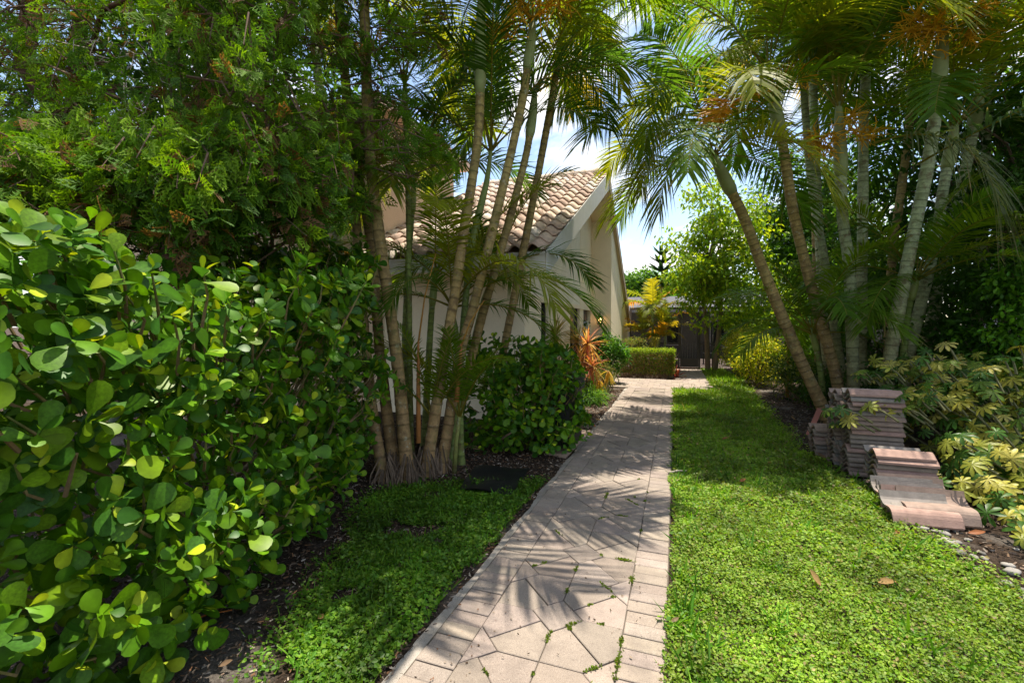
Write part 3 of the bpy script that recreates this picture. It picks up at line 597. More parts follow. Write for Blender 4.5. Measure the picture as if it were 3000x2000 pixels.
def cypress():
    base = np.array([-4.55, 3.75]); root = thing('cypress_tree', (*base, 0), 'tall feathery cypress tree with hanging scale-leaf sprays above the big shrub', 'tree')
    BR = (0.12, 0.06, 0.04)
    MB().tube([(base[0], base[1], -0.1), (base[0]-.05, base[1]-.1, 1.5), P(70, 200, 5.0), P(120, -250, 5.0)], [.13, .11, .09, .06], 8, BR).build('trunk', M_BARK, root, smooth=True)
    MB().tube([(base[0]+.03, base[1], 0.9), P(215, 300, 4.9), P(235, 60, 4.9), P(300, -300, 4.9)], [.09, .075, .06, .04], 8, BR).build('trunk', M_BARK, root, smooth=True)
    MB().tube([P(215, 330, 4.9), P(300, 30, 4.6), P(370, 0, 4.2)], [.03, .025, .02], 6, BR).build('limb', M_BARK, root, smooth=True)
    # plumes: (u, v, depth) field, denser low and near; thinned where the photo shows the bare hollow
    pos, ax = [], []
    while len(pos) < 1040:
        u, v = U(-400, 1330), (U(-380, 740) if U(0, 1) < .75 else U(380, 740))
        vmax = 690+30*math.sin(u*0.011)+30*math.sin(u*0.05) if u < 950 else 690-(u-950)*0.4
        if v > vmax: continue
        if u > 1080 and U(0, 1) < 0.45: continue
        if 250 < u < 470 and 90 < v < 430 and U(0, 1) < 0.9: continue
        if u < 200 and v < 120 and U(0, 1) < 0.15: continue
        dmin = 3.0+0.9*abs(u-520)/600; d = dmin+U(0, 1)**1.2*2.6+0.25*math.sin(u*0.021+v*0.017)
        if u > 1000: d = U(4.4, 5.4)
        if v > 430 and u < 1000: d = U(2.75, 3.5)+.9*max(0, u-600)/400
        p = P(u, v, d); pos.append(p); c = np.array([base[0], base[1], p[2]]); o = nrm(p-c)
        ax.append(nrm(o*0.7+np.array([0, 0, U(-1.1, 0.5)])+rng.normal(0, .25, 3)))
    pos, ax = np.array(pos), np.array(ax)
    N = 19; PP, YY, ZZ, SS, CC = [], [], [], [], []
    for p, a in zip(pos, ax):
        L = U(.35, .6); t = U(0, 1, N); h = nrm(np.cross(a, rng.normal(size=3))); h2 = np.cross(a, h); an = U(0, 2*PI, N)
        r = np.cos(an)[:, None]*h+np.sin(an)[:, None]*h2
        PP.append(p-a*L*(1-t[:, None])+r*0.05*(1.2-t[:, None])*2); dr = nrm(a*U(.6, 1.2, (N, 1))+r*0.8+np.array([0, 0, -0.15])); YY.append(dr); ZZ.append(rng.normal(size=(N, 3))*.6+np.cross(dr, r)+np.array([0, -0.3, .5])); SS.append(U(.08, .165, N))
        c0 = [(0.075, 0.17, 0.010), (0.10, 0.20, 0.010), (0.05, 0.125, 0.012), (0.125, 0.225, 0.012)][int(U(0, 4))]; c = np.tile(c0, (N, 1))*U(.75, 1.3, (N, 1))
        dead = U(0, 1, N) < (0.05 if U(0, 1) < .85 else .5); c[dead] = np.array([.14, .075, .03])*U(.7, 1.2, (dead.sum(), 1)); CC.append(c)
    PP, YY, ZZ, SS, CC = map(np.concatenate, (PP, YY, ZZ, SS, CC)); X, Y, Z = frame(YY, ZZ)
    MB().inst(SPRAY, PP, X, Y, Z, SS, CC).build('foliage', M_NEEDLE, root, kind='stuff')
    tw = MB()
    for p, a in zip(pos, ax):
        c = np.array([base[0]+rng.normal(0, .2), base[1]+rng.normal(0, .2), p[2]+U(.0, .7)]); m_ = p*.55+c*.45+(0, 0, U(-.05, .2)); m_ = p*.8+c*.2+rng.normal(0, .09, 3); e0 = p*.68+c*.32+rng.normal(0, .16, 3)
        if 200 < proj(p)[0] < 520 and proj(p)[1] < 450: continue
        tw.tube([e0, m_, p-a*.3, p], [.012, .009, .006, .003], 4, (.14, .09, .06), cap=False)
    for k in range(60):                                    # bare grey twigs in the hollow
        p = P(U(250, 470), U(90, 430), U(3.9, 4.6)); d = nrm(rng.normal(size=3)+np.array([.5, -.2, -.6])); q = p+d*U(.15, .4); tw.tube([p, (p+q)/2+rng.normal(0, .03, 3), q], [.005, .004, .002], 3, (.33, .29, .25), cap=False)
    tw.build('twigs', M_TWIG, root, kind='stuff')
    for (a, b_, c) in (((330, 420, 4.0), (400, 395, 3.7), (470, 480, 3.6)), ((420, 390, 3.7), (380, 470, 3.6), (330, 480, 3.7)), ((60, 590, 3.4), (140, 600, 3.3), (230, 560, 3.3)), ((470, 430, 3.6), (560, 560, 3.5), (640, 700, 3.4)), ((1020, 380, 5), (1130, 280, 4.9), (1190, 300, 4.8))):
        MB().tube([P(*a), P(*b_), P(*c)], [.016, .013, .008], 5, (.24, .19, .15)).build('limb', M_BARK, root, smooth=True)
cypress()

# ------------------------------------------------------------------ palms
GREEN = [(0.085, 0.165, 0.012), (0.065, 0.145, 0.014), (0.11, 0.185, 0.012), (0.05, 0.12, 0.018), (0.17, 0.20, 0.014)]
GOLD, ORANGE, DRY, YELG = (0.26, 0.20, 0.02), (0.34, 0.13, 0.02), (0.28, 0.20, 0.12), (0.15, 0.19, 0.015)
def spline(pts, n):
    pts = np.asarray(pts, float); m = len(pts)
    if m == 2: t = np.linspace(0, 1, n)[:, None]; return pts[0]*(1-t)+pts[1]*t
    q = np.concatenate([[2*pts[0]-pts[1]], pts, [2*pts[-1]-pts[-2]]]); out = []
    for x in np.linspace(0, m-1-1e-6, n):
        i = int(x); t = x-i; a, b_, c, d = q[i:i+4]; out.append(.5*(2*b_+(c-a)*t+(2*a-5*b_+4*c-d)*t*t+(3*b_-a-3*c+d)*t**3))
    return np.array(out)
def frond_mesh(o, d, L, droop, leaf=0.46, col=None, pairs=56, stiff=0.25, rcol=(0.22, 0.20, 0.04), width=0.0112):
    """rachis from o along d, bending down; leaflets both sides"""
    mb = MB(); n = 18; p = [np.asarray(o, float)]; t = nrm(d); ts = [t]
    for i in range(n):
        t = nrm(t+np.array([0, 0, -1])*droop*(0.35+1.3*i/n)/n); p.append(p[-1]+t*L/n); ts.append(t)
    p, ts = np.array(p), np.array(ts); s = np.linspace(0, 1, n+1)
    mb.tube(p, np.interp(s, [0, .15, 1], [.018, .011, .003]), 5, rcol, cap=False)
    k = np.linspace(.2, .99, pairs); base = np.stack([np.interp(k, s, p[:, i]) for i in range(3)], 1); tan = nrm(np.stack([np.interp(k, s, ts[:, i]) for i in range(3)], 1))
    side = nrm(np.cross(tan, [0, 0, 1.0])+1e-4); up_ = np.cross(side, tan); tw_ = rng.normal(0, .2)
    side, up_ = side*math.cos(tw_)+up_*math.sin(tw_), up_*math.cos(tw_)-side*math.sin(tw_)
    ll = leaf*(0.45+0.75*np.sin(PI*np.clip(k*1.05-.06, 0, 1))**.7)*L/2.0
    c0 = np.asarray(col if col is not None else GREEN[int(U(0, 5))])
    for sg in (-1, 1):
        fwd = np.interp(k, [0, .5, 1], [.45, .75, 1.6])[:, None]
        dr = nrm(side*sg+tan*fwd+up_*U(.15, .5, (pairs, 1))+rng.normal(0, .09, (pairs, 3)))
        wv = nrm(tan-(tan*dr).sum(1, keepdims=True)*dr); sec = np.array([0, .25, .6, 1.0]); wd = np.array([.5, 1.0, .75, .05])*width*L/2*1.15
        g_ = (stiff*U(.6, 1.8, (pairs, 1)))
        lv = ll*U(.85, 1.1, pairs)
        pts = base[:, None]+dr[:, None]*(lv[:, None, None]*sec[None, :, None])+np.array([0, 0, -1.0])*(g_[:, :, None]*lv[:, None, None]*(sec**2)[None, :, None])
        V = np.stack([pts-wv[:, None]*wd[None, :, None], pts+wv[:, None]*wd[None, :, None]], 2).reshape(-1, 3)
        b0 = (np.arange(pairs)*8)[:, None]; q = np.concatenate([np.stack([b0[:, 0]+2*j, b0[:, 0]+2*j+1, b0[:, 0]+2*j+3, b0[:, 0]+2*j+2], 1) for j in range(3)])
        cc = c0*U(.8, 1.25, (pairs, 1)); tip = np.where(U(0, 1, pairs) < .2, 1.0, 0)[:, None]
        cv = np.repeat(cc[:, None], 8, 1); cv[:, 6:] = cv[:, 6:]*(1-tip[:, None])+np.array(DRY)*tip[:, None]
        mb.add(V, q, cv.reshape(-1, 3))
    return mb.mesh('frond', M_FROND, False)
def trunk_parts(root, pts, r, shaft=0.9, young=0.0, ring=0.13, tone=0):
    """ringed stem with a smooth crownshaft on its last `shaft` metres"""
    c = spline(pts, 60); L = np.r_[0, np.cumsum(np.linalg.norm(np.diff(c, axis=0), axis=1))]; tot = L[-1]; ts = max(0.1, tot-shaft)
    s, rr, cols = [], [], []; x = 0.0; br = np.array([(.27, .17, .08), (.27, .235, .12), (.20, .18, .05)][tone]); gr = np.array([(.30, .24, .07), (.30, .35, .19), (.20, .25, .05)][tone])
    while x < ts:
        h = x/tot; rg = ring*(1-0.45*h)*U(.65, 1.35); dk = U(.38, .85); cc = br*(1-h)+gr*h if tone != 1 else br*(1-min(1, h*2))+gr*min(1, h*2)
        cc = cc*(1-young)+np.array([.12, .2, .05])*young; cc = cc*U(.85, 1.12)
        for q, k_, m_ in ((0.0, 1.005, dk), (.08, 1.0+U(.015, .06), dk+.25), (.16, 1.015, 1.12), (.88, .985, 1.0)):
            s.append(min(x+q*rg, ts)); rr.append(k_); cols.append(cc*m_)
        x += rg
    s, rr = np.array(s), np.array(rr); s, k_ = np.unique(s, return_index=True); rr, cols = rr[k_], np.array(cols)[k_]
    q = np.stack([np.interp(s, L, c[:, i]) for i in range(3)], 1); rad = r*rr*(1+0.55*np.exp(-s/0.16))*(1+.03*np.sin(s*3.1+r*90))*(1-0.22*s/tot)
    MB().tube(q, rad, 12, cols, jit=.022).build('trunk', M_TRUNK, root, smooth=True)
    if r > .045:
        rb = MB()
        for k in range(46):
            a = U(0, 2*PI); e = np.array([math.cos(a), math.sin(a), 0]); o = c[0]+np.array([0, 0, .06])+e*r*1.0; h0 = U(.05, .3); p0 = o+np.array([0, 0, h0])-e*r*.15; p1 = o+e*U(.03, .14)+np.array([0, 0, -.08]); rb.tube([p0, (p0+p1)/2+e*.03, p1], [.007, .010, .008], 4, np.array((.12, .085, .06))*U(.5, 1.6), cap=False)
        rb.build('roots', M_BARK, root, kind='stuff')
    if shaft:
        s = np.linspace(ts-.02, tot, 10); q = np.stack([np.interp(s, L, c[:, i]) for i in range(3)], 1); f_ = np.linspace(0, 1, 10)
        g_ = np.array([.25, .30, .13])*(1-young*.4) if tone != 2 else np.array([.22, .27, .08])
        MB().tube(q, r*np.interp(f_, [0, .12, .5, 1], [.86, 1.12, 1.0, .42]), 12, g_*np.interp(f_, [0, .6, 1], [1, .95, .8])[:, None]*np.array([1, 1, .9])).build('crownshaft', M_SHAFT, root, smooth=True)
    return c[-1], nrm(c[-1]-c[-6]), c
def crown(root, top, ax, n, L, az0=None, width=.0112, el=(75, 5), droop=1.5, cols=None, leaf=.46, pairs=54, azr=(0, 2*PI), stiff=.3):
    az = az0 if az0 is not None else U(0, 2*PI)
    for k in range(n):
        a = azr[0]+(azr[1]-azr[0])*((k*0.382+U(-.05, .05)) % 1)+ (az if azr[1]-azr[0] > 6 else 0)
        e = math.radians(el[0]+(el[1]-el[0])*(k+.5)/n+rng.normal(0, 5)); d = np.array([math.cos(a)*math.cos(e), math.sin(a)*math.cos(e), math.sin(e)])+ax*.35
        col = None if cols is None else cols[k % len(cols)]
        link('frond', frond_mesh(top, d, L*U(.85, 1.12), droop*U(.8, 1.25)*(1.15 if e < .5 else 1), leaf, col, pairs, stiff, width=width), root)
def inflorescence(root, p, d, L=.55, n=16, col=(0.55, 0.37, 0.03)):
    mb = MB(); d = nrm(d); main = [p]; t = d.copy()
    for i in range(6): t = nrm(t+np.array([0, 0, -.12])); main.append(main[-1]+t*L/6)
    main = np.array(main); mb.tube(main, np.linspace(.011, .005, 7), 4, col, cap=False)
    for k in range(n):
        b_ = main[0]+(main[-1]-main[0])*U(.25, 1); b_ = np.array([np.interp(U(.25, 1), np.linspace(0, 1, 7), main[:, i]) for i in range(3)])
        for sub in range(3):
            q = [b_]; t = nrm(d*.5+rng.normal(0, .75, 3)+np.array([0, 0, -.15])); ln_ = L*U(.25, .6)/4
            for j in range(4): t = nrm(t+rng.normal(0, .22, 3)); q.append(q[-1]+t*ln_)
            mb.tube(q, [.008, .0075, .007, .006, .005], 3, np.array(col)*U(.75, 1.25), cap=False); b_ = q[1] if sub == 0 else b_
    mb.build('flower_stalk', M_LEAF, root)

LG, RG, GG = 'stems of the palm clump on the left', 'stems of the palm clump on the right', 'small golden palms by the screen'
def palm(label, pix, depths, r, shaft, n, L, group, tone=0, young=0.0, el=(72, 5), droop=1.5, cols=None, infl=(), base=None, name='areca_palm', **k):
    d = np.interp(np.linspace(0, 1, len(pix)), np.linspace(0, 1, len(depths)), depths); pts = [P(u, v, q) for (u, v), q in zip(pix, d)]
    b_ = pts[0] if base is None else np.array([*base, 0.0]); b_ = np.array([b_[0], b_[1], -0.06])
    if base is not None: pts = [b_]+pts
    else: pts[0] = b_
    root = thing(name, (b_[0], b_[1], 0), label, 'palm', group); top, ax, c = trunk_parts(root, pts, r, shaft, young, tone=tone)
    crown(root, top-ax*.12, ax, int(n*(1.5 if group == RG else 1.12 if group == LG else 1)), L*(1.18 if group != GG else 1), el=el, droop=droop, cols=cols, **k)
    for (f_, d_, L_, n_) in infl: inflorescence(root, c[int(f_*(len(c)-1))], np.array(d_, float), L_, n_)
    return root
# left clump
palm('thick brown palm stem at the front of the left clump, rising behind the big shrub', [(1196, 1372), (1168, 1100), (1140, 886), (1106, 651), (1082, 420), (1070, 100), (1060, -250)], (4.75, 5.0), .066, .9, 5, 2.0, LG, 0)
palm('leftmost brown palm stem of the left clump, leaning out behind shrub leaves', [(1128, 1378), (1090, 1190), (1062, 900), (1040, 600), (1015, 300), (990, -50)], (4.7, 5.4), .055, .7, 3, 1.7, LG, 0)
palm('brown palm stem just left of the thick front stem in the left clump', [(1160, 1365), (1116, 1060), (1085, 700), (1035, 420), (1000, 100), (985, -180)], (4.85, 5.6), .06, .8, 4, 1.9, LG, 0)
gold = palm('ringed golden palm stem with tall pale crownshaft and torn brown sheath, left clump', [(1245, 1330), (1303, 1034), (1334, 855), (1359, 676), (1382, 536), (1404, 357), (1409, 27), (1412, -80)], (4.95, 5.3), .062, 1.45, 8, 2.3, LG, 0, infl=[(.93, (-.6, -.3, .4), .5, 16), (.95, (.5, .3, .3), .5, 14)])
palm('dark-ringed palm stem leaning right with orange flower stalks, left clump', [(1290, 1300), (1344, 1059), (1385, 906), (1430, 727), (1471, 558), (1503, 424), (1538, 254), (1558, 100), (1562, 40)], (5.05, 5.5), .06, .75, 8, 2.3, LG, 0, infl=[(.97, (-.8, -.4, -.1), .6, 26), (.97, (.7, -.5, .1), .6, 22), (.96, (-.2, -.9, .2), .55, 20)])
for d_, L_, dr_ in (((.55, -.75, .75), 2.7, 1.5), ((.85, -.55, .6), 2.7, 1.5), ((.25, -.95, .7), 2.5, 1.5), ((.75, -.9, .35), 2.4, 1.3), ((.95, -.15, .7), 2.6, 1.5)):
    link('frond', frond_mesh(P(1410, -60, 5.3), np.array(d_), L_, dr_, .5, None, 50, .3), gold)
palm('slender smooth green palm stem between the two leaning stems, left clump', [(1320, 1290), (1349, 1059), (1374, 778), (1400, 640), (1427, 527), (1440, 420)], (5.2, 5.7), .045, 1.7, 7, 1.8, LG, 2, .7, el=(80, 30))
palm('rear palm stem with swollen pale crownshaft, right edge of left clump', [(1300, 1270), (1420, 900), (1485, 670), (1520, 540), (1543, 446), (1560, 339), (1568, 250)], (5.5, 6.0), .058, .75, 8, 1.9, LG, 0, el=(70, 0), cols=[None, None, None, YELG, GOLD])
palm('thin upright green palm stem in the middle of the left clump', [(1205, 1320), (1200, 1050), (1197, 650), (1190, 400), (1185, 220)], (5.2, 5.5), .036, .6, 6, 1.6, LG, 2, .5, el=(75, 20))
palm('mossy grey palm stem at the back left, against the house wall', [(1010, 1230), (1000, 900), (985, 640), (960, 420), (930, 200), (915, -60)], (6.2, 6.4), .075, .7, 7, 1.9, LG, 1)
for i, (uu, vv, dd, lab) in enumerate([(1250, 1345, 5.0, 'low palm sucker with short fronds at the foot of the left clump'), (1330, 1330, 5.0, 'young palm shoot with arching fronds beside the dark green shrub')]):
    b_ = P(uu, vv, dd); rt = thing('palm_sucker', (b_[0], b_[1], 0), lab, 'palm', LG)
    MB().tube([(b_[0], b_[1], -.05), (b_[0]+.03, b_[1], .35), (b_[0]+.06, b_[1]+.05, .7)], [.028, .024, .014], 8, (.2, .22, .06)).build('stem', M_TRUNK, rt, smooth=True)
    crown(rt, np.array([b_[0]+.05, b_[1]+.04, .6]), np.array([0, 0, 1.0]), 5, 1.15, el=(80, 35), droop=1.2, leaf=.5, pairs=34, width=.014)
palm('tall palm behind the left clump whose fronds droop beside the gable', [(1420, 1210), (1540, 700), (1610, 330), (1645, 120), (1655, 30)], (6.3, 6.6), .06, .7, 6, 1.75, LG, 0, el=(62, -20), droop=1.9, cols=[None, None, YELG, None, GOLD, None])
palm('palm against the house wall with fronds fanned before the peach block', [(1180, 1200), (1190, 900), (1205, 640), (1215, 520)], (6.4, 6.5), .05, .5, 8, 1.7, LG, 2, .4, el=(75, 0), droop=1.6, cols=[YELG, None, None, YELG])
palm('mid-height palm whose fronds cover the tile roof slope', [(1330, 1230), (1400, 950), (1455, 790)], (5.9, 6.1), .045, .5, 5, 1.5, LG, 2, .4, el=(80, 5), droop=1.6, cols=[None, YELG, None, None])
palm('mid-height palm in front of the eave left of the golden stem', [(1240, 1230), (1262, 950), (1278, 780)], (5.7, 5.9), .045, .5, 4, 1.4, LG, 2, .4, el=(80, 0), droop=1.7, cols=[None, None, YELG])
# explicit arching fronds of a mid-height stem of the left clump
b_ = P(1350, 1280, 5.35); rt = thing('areca_palm', (b_[0], b_[1], 0), 'half-height palm of the left clump with long fronds arching over the dark shrub', 'palm', LG)
top, ax, c = trunk_parts(rt, [(b_[0], b_[1], -.05), P(1345, 1080, 5.4), P(1325, 900, 5.45)], .04, .5, .6, tone=2)
for d, L, dr in (((.9, .25, .75), 2.1, 2.3), ((.75, -.35, .9), 2.0, 2.6), ((.95, .6, .25), 1.7, 1.9), ((-.6, .1, 1), 1.7, 1.9), ((-.9, -.3, .5), 1.5, 2), ((.2, -.5, 1.2), 1.9, 2.2), ((.3, .9, .9), 1.8, 2.0), ((-.1, -.8, .8), 1.3, 2.4), ((.5, .2, 1.5), 2.0, 1.6)):
    link('frond', frond_mesh(top, np.array(d), L, dr, .45, None, 46, .3), rt)
# dead orange sheaths
for a, b2, lab in (((1226, 1270), (1226, 1000), 'thin orange dead palm stalk standing inside the left clump'), ((1338, 1150), (1352, 1010), 'orange dead palm sheath clasping a stem beside the dark shrub')):
    p0, p1 = P(*a, 4.9), P(*b2, 5.0); rt = thing('dead_palm_stalk', p0, lab, 'palm stalk'); MB().tube([p0-(0, 0, .1), (p0+p1)/2, p1], [.028, .024, .012], 7, (.38, .16, .05)).build('sheath', M_TWIG, rt, smooth=True)
    MB().tube([p1, p1+(p1-p0)*.5+(.08, 0, 0), p1+(p1-p0)*1.0+(.22, 0, -.02)], [.011, .008, .005], 5, (.40, .20, .04)).build('rib', M_TWIG, rt, smooth=True)
# root mound of the left clump
rm = thing('root_mound', (-2.85, 4.6, 0), 'fibrous root mat at the foot of the left palm clump', 'roots'); mb = MB()
for k in range(260):
    a = U(0, 2*PI); r0 = U(.05, .32); q = np.array([-2.85+r0*math.cos(a)*1.3, 4.62+r0*math.sin(a)*.9, U(.02, .22)*(1-r0)]); e = q+np.array([math.cos(a)*.12, math.sin(a)*.12, -.2]); mb.tube([q, (q+e)/2+(0, 0, .04), e], [.009, .008, .005], 4, np.array((.10, .075, .055))*U(.6, 1.5), cap=False)
mb.build('root_fibres', M_BARK, rm, kind='stuff')
# right clump
palm('palm stem leaning far left over the lawn from the right clump', [(2440, 1235), (2330, 1020), (2240, 800), (2180, 640), (2116, 510), (2082, 440)], (7.3, 7.2), .092, .75, 8, 2.1, RG, 0, el=(60, -10), droop=1.9)
palm('brown-ringed palm stem leaning left with an orange dying frond, right clump', [(2470, 1190), (2448, 1100), (2387, 880), (2330, 651), (2310, 536), (2290, 408), (2268, 306), (2249, 200)], (7.6, 7.3), .088, 1.0, 9, 2.5, RG, 0, infl=[(.97, (.7, -.4, 0), .55, 24), (.96, (.2, -.8, -.2), .5, 20)])
palm('straight pale green palm stem with orange flower stalks, middle of right clump', [(2502, 1190), (2499, 1090), (2489, 804), (2470, 651), (2465, 560), (2460, 408), (2456, 300)], (7.4, 7.2), .09, 1.15, 7, 2.6, RG, 1, el=(85, 45), droop=1.0, infl=[(.88, (-.9, -.5, -.15), .65, 30), (.88, (.8, -.5, -.1), .55, 22), (.87, (-.6, -.6, -.6), .55, 20), (.9, (.2, -.9, .2), .5, 16)])
palm('plain green palm stem directly behind the straight pale stem, right clump', [(2524, 1180), (2522, 1085), (2524, 855), (2527, 651), (2530, 357), (2537, 200), (2540, 60)], (8.1, 8.2), .09, .9, 7, 2.3, RG, 1)
palm('thick palm stem leaning right with orange flower sprays at top, right clump', [(2590, 1150), (2606, 1059), (2642, 855), (2683, 651), (2713, 510), (2734, 378), (2747, 280), (2762, 110), (2768, 40)], (6.9, 6.5), .09, 1.35, 9, 2.4, RG, 1, infl=[(.95, (-.8, -.4, .1), .7, 30), (.95, (.8, -.5, .1), .65, 26), (.95, (-.6, -.5, -.5), .6, 24), (.94, (.5, -.4, -.4), .6, 20)])
palm('green palm stem at the right of the right clump with bulging crownshaft', [(2640, 1150), (2662, 1049), (2700, 880), (2744, 690), (2762, 560), (2785, 440), (2800, 350)], (7.6, 7.3), .085, .75, 8, 2.2, RG, 1, el=(65, 5))
palm('rightmost slanting palm stem of the right clump behind a silver frond', [(2690, 1120), (2745, 850), (2790, 650), (2825, 510), (2850, 390), (2870, 250)], (8.2, 8.0), .095, .7, 7, 2.2, RG, 1)
palm('slim palm stem with rust-coloured sheath in the back of the right clump', [(2600, 1130), (2610, 800), (2640, 561), (2662, 383), (2680, 180)], (8.9, 8.9), .08, .8, 6, 2.2, RG, 0)
palm('thin palm stem half hidden behind the brown-ringed stem, right clump', [(2490, 1180), (2445, 960), (2415, 760), (2380, 560), (2360, 350), (2350, 150)], (8.4, 8.6), .075, .7, 6, 2.2, RG, 1)
palm('short palm of the right clump with fronds spilling over the bed', [(2420, 1190), (2400, 1060), (2375, 960)], (7.8, 7.7), .05, .4, 9, 1.6, RG, 2, .6, el=(70, -5), droop=1.7)
palm('short palm behind the right stems with bright low fronds', [(2640, 1130), (2655, 950), (2690, 800)], (7.2, 7.0), .05, .4, 9, 1.7, RG, 2, .6, el=(70, -5), droop=1.6)
palm('tall palm at the back of the right clump reaching out of view', [(2430, 1150), (2400, 700), (2380, 200), (2370, -150)], (9.6, 9.6), .09, .9, 9, 2.5, RG, 1)
palm('tall dark palm near the upper right corner behind the hedge', [(2850, 1050), (2880, 600), (2900, 150), (2905, -100)], (8.8, 8.6), .09, .9, 9, 2.4, RG, 1)
palm('palm behind the lawn bed whose fronds hang over the far path', [(2400, 1150), (2390, 700), (2380, 350), (2370, 60)], (10.8, 10.6), .09, .8, 8, 2.1, RG, 0, el=(55, -15), droop=2.0, cols=[None, None, YELG, None, GOLD])
# special fronds: orange one, silver arching one, drooping ones against the sky
sp = thing('palm_frond', P(2240, 275, 7.2), 'dying orange palm frond stretching left from the right clump', 'palm frond')
link('frond_blade', frond_mesh(P(2262, 300, 6.9), nrm(P(2080, 215, 6.0)-P(2262, 300, 6.9)), 1.75, 1.1, .5, (.46, .21, .02), 50, .05, (.42, .24, .03), .016), sp)
sp = thing('palm_frond', P(2740, 400, 6.2), 'silvery arching palm frond drooping at the right edge of the clump', 'palm frond')
link('frond_blade', frond_mesh(P(2560, 420, 6.5), nrm(P(2800, 330, 5.6)-P(2560, 420, 6.5)), 2.1, 2.6, .55, (.10, .13, .06), 46, .9), sp)
link('frond_blade', frond_mesh(P(2690, 480, 6.3), nrm(P(3000, 300, 5.2)-P(2690, 480, 6.3)), 2.4, .5, .5, (.06, .11, .05), 50, .3), sp)
for (o, t_, L, lab) in (((2060, 330, 7.1), (1900, 330, 6.6), 2.1, 'palm frond hanging against the sky left of the right clump'), ((2080, 200, 7.0), (1870, 200, 6.4), 2.2, 'long dark palm frond drooping above the gable tip'), ((2100, 430, 7.0), (1960, 400, 6.5), 1.9, 'lowest dark palm frond hanging beside the lit tree'), ((2120, 60, 7.4), (1930, -40, 7.2), 2.3, 'high palm frond from the right reaching over the path'), ((2060, -60, 7.8), (1850, -150, 7.9), 2.6, 'topmost palm frond crossing the sky from the right'), ((1600, 20, 5.7), (1720, -60, 5.9), 2.1, 'palm frond arching right from the left clump top'), ((1580, 60, 5.8), (1700, 60, 6.3), 2.0, 'palm frond fanning right below the left clump top'), ((1420, -40, 5.4), (1560, -140, 6.0), 2.4, 'far reaching palm frond from the golden stem'), ((1565, 210, 6.0), (1690, 150, 6.4), 1.9, 'palm frond curving right from the swollen crownshaft'), ((1570, 180, 6.0), (1640, 40, 6.8), 2.0, 'upright palm frond rising behind the swollen crownshaft'), ((2085, 440, 7.2), (1960, 300, 7.6), 1.9, 'palm frond lifting left from the far-leaning stem'), ((2200, 130, 8.4), (2060, 20, 8.6), 2.2, 'palm frond crossing high over the lit tree'), ((2260, 200, 7.4), (2140, 90, 7.0), 2.0, 'palm frond above the orange frond')):
    sp = thing('palm_frond', P(*o), lab, 'palm frond'); link('frond_blade', frond_mesh(P(*o), nrm(P(*t_)-P(*o))+np.array([0, 0, .15]), L, 3.0 if o[1] > 100 else 1.9, .45, None, 48, .55), sp)

# ------------------------------------------------------------------ generic leafy masses
def leafy(root, centres, radii, per, size, cols, proto=QUAD, mat=None, droop=.2, name='foliage', out=.6, c0=None):
    centres = np.asarray(centres, float); n = len(centres); radii = np.broadcast_to(np.asarray(radii, float), (n,))
    k = np.repeat(np.arange(n), per); N = len(k); off = rng.normal(size=(N, 3)); off = nrm(off)*(U(0, 1, (N, 1))**.45); pos = centres[k]+off*radii[k][:, None]*np.array([1, 1, .75])
    Yd = nrm(off*out+rng.normal(0, .6, (N, 3))+np.array([0, 0, -droop])); Zh = rng.normal(0, .5, (N, 3))+np.array([0, 0, 1.0])
    X, Y, Z = frame(Yd, Zh); tone = U(.8, 1.2, (n, 1))[k]
    MB().inst(proto, pos, X, Y, Z, U(.7, 1.25, N)*size, pick(cols, N, .22)*tone).build(name, mat or M_LEAF, root, kind='stuff')
def ell(c, r, n, shell=.55):
    d = nrm(rng.normal(size=(n, 3)))*(shell+(1-shell)*U(0, 1, (n, 1))); return np.asarray(c)+d*np.asarray(r)
def bush(name, label, c, r, n, crad, per, size, cols, cat='shrub', group=None, proto=QUAD, stems=5, **k):
    root = thing(name, (c[0], c[1], 0), label, cat, group); ce = ell(c, r, n); ce[:, 2] = np.maximum(ce[:, 2], .08)
    leafy(root, ce, crad, per, size, cols, proto, **k); mb = MB()
    for i in range(max(stems, n//3)):
        e = ce[i % n]; b_ = np.array([c[0]+rng.normal(0, r[0]*.2), c[1]+rng.normal(0, r[1]*.2), -.04]); mb.tube([b_, (b_+e)/2+rng.normal(0, .04, 3), e], [.014, .01, .004], 4, (.16, .12, .08), cap=False)
    mb.build('stems', M_TWIG, root, kind='stuff'); return root
def tree(name, label, base, trunks, c, r, n, crad, per, size, cols, group=None, tr=.09, mat=None, **k):
    root = thing(name, (*base, 0), label, 'tree', group); ce = ell(c, r, n, .3); leafy(root, ce, crad, per, size, cols, name='crown', mat=mat, **k)
    for t in trunks: MB().tube(spline(t, 14), np.linspace(tr, tr*.5, 14), 8, (.22, .16, .11)).build('trunk', M_BARK, root, smooth=True)
    top = np.asarray(trunks[0][-1], float); mb = MB()
    for e in ce[::2]: m_ = top*.5+e*.5+rng.normal(0, .1, 3); mb.tube([top-(0, 0, U(0, .8)), m_, e], [.03, .02, .006], 4, (.18, .13, .09), cap=False)
    mb.build('limbs', M_BARK, root, kind='stuff'); return root
DKG = [(.035, .095, .012), (.045, .115, .014), (.028, .075, .012)]
MIDG = [(.07, .17, .018), (.09, .2, .016), (.05, .13, .02)]
LIMEG = [(.22, .33, .02), (.16, .28, .02), (.28, .36, .025), (.11, .22, .02)]
YELS = [(.50, .46, .04), (.38, .40, .03), (.18, .27, .02), (.58, .52, .08)]

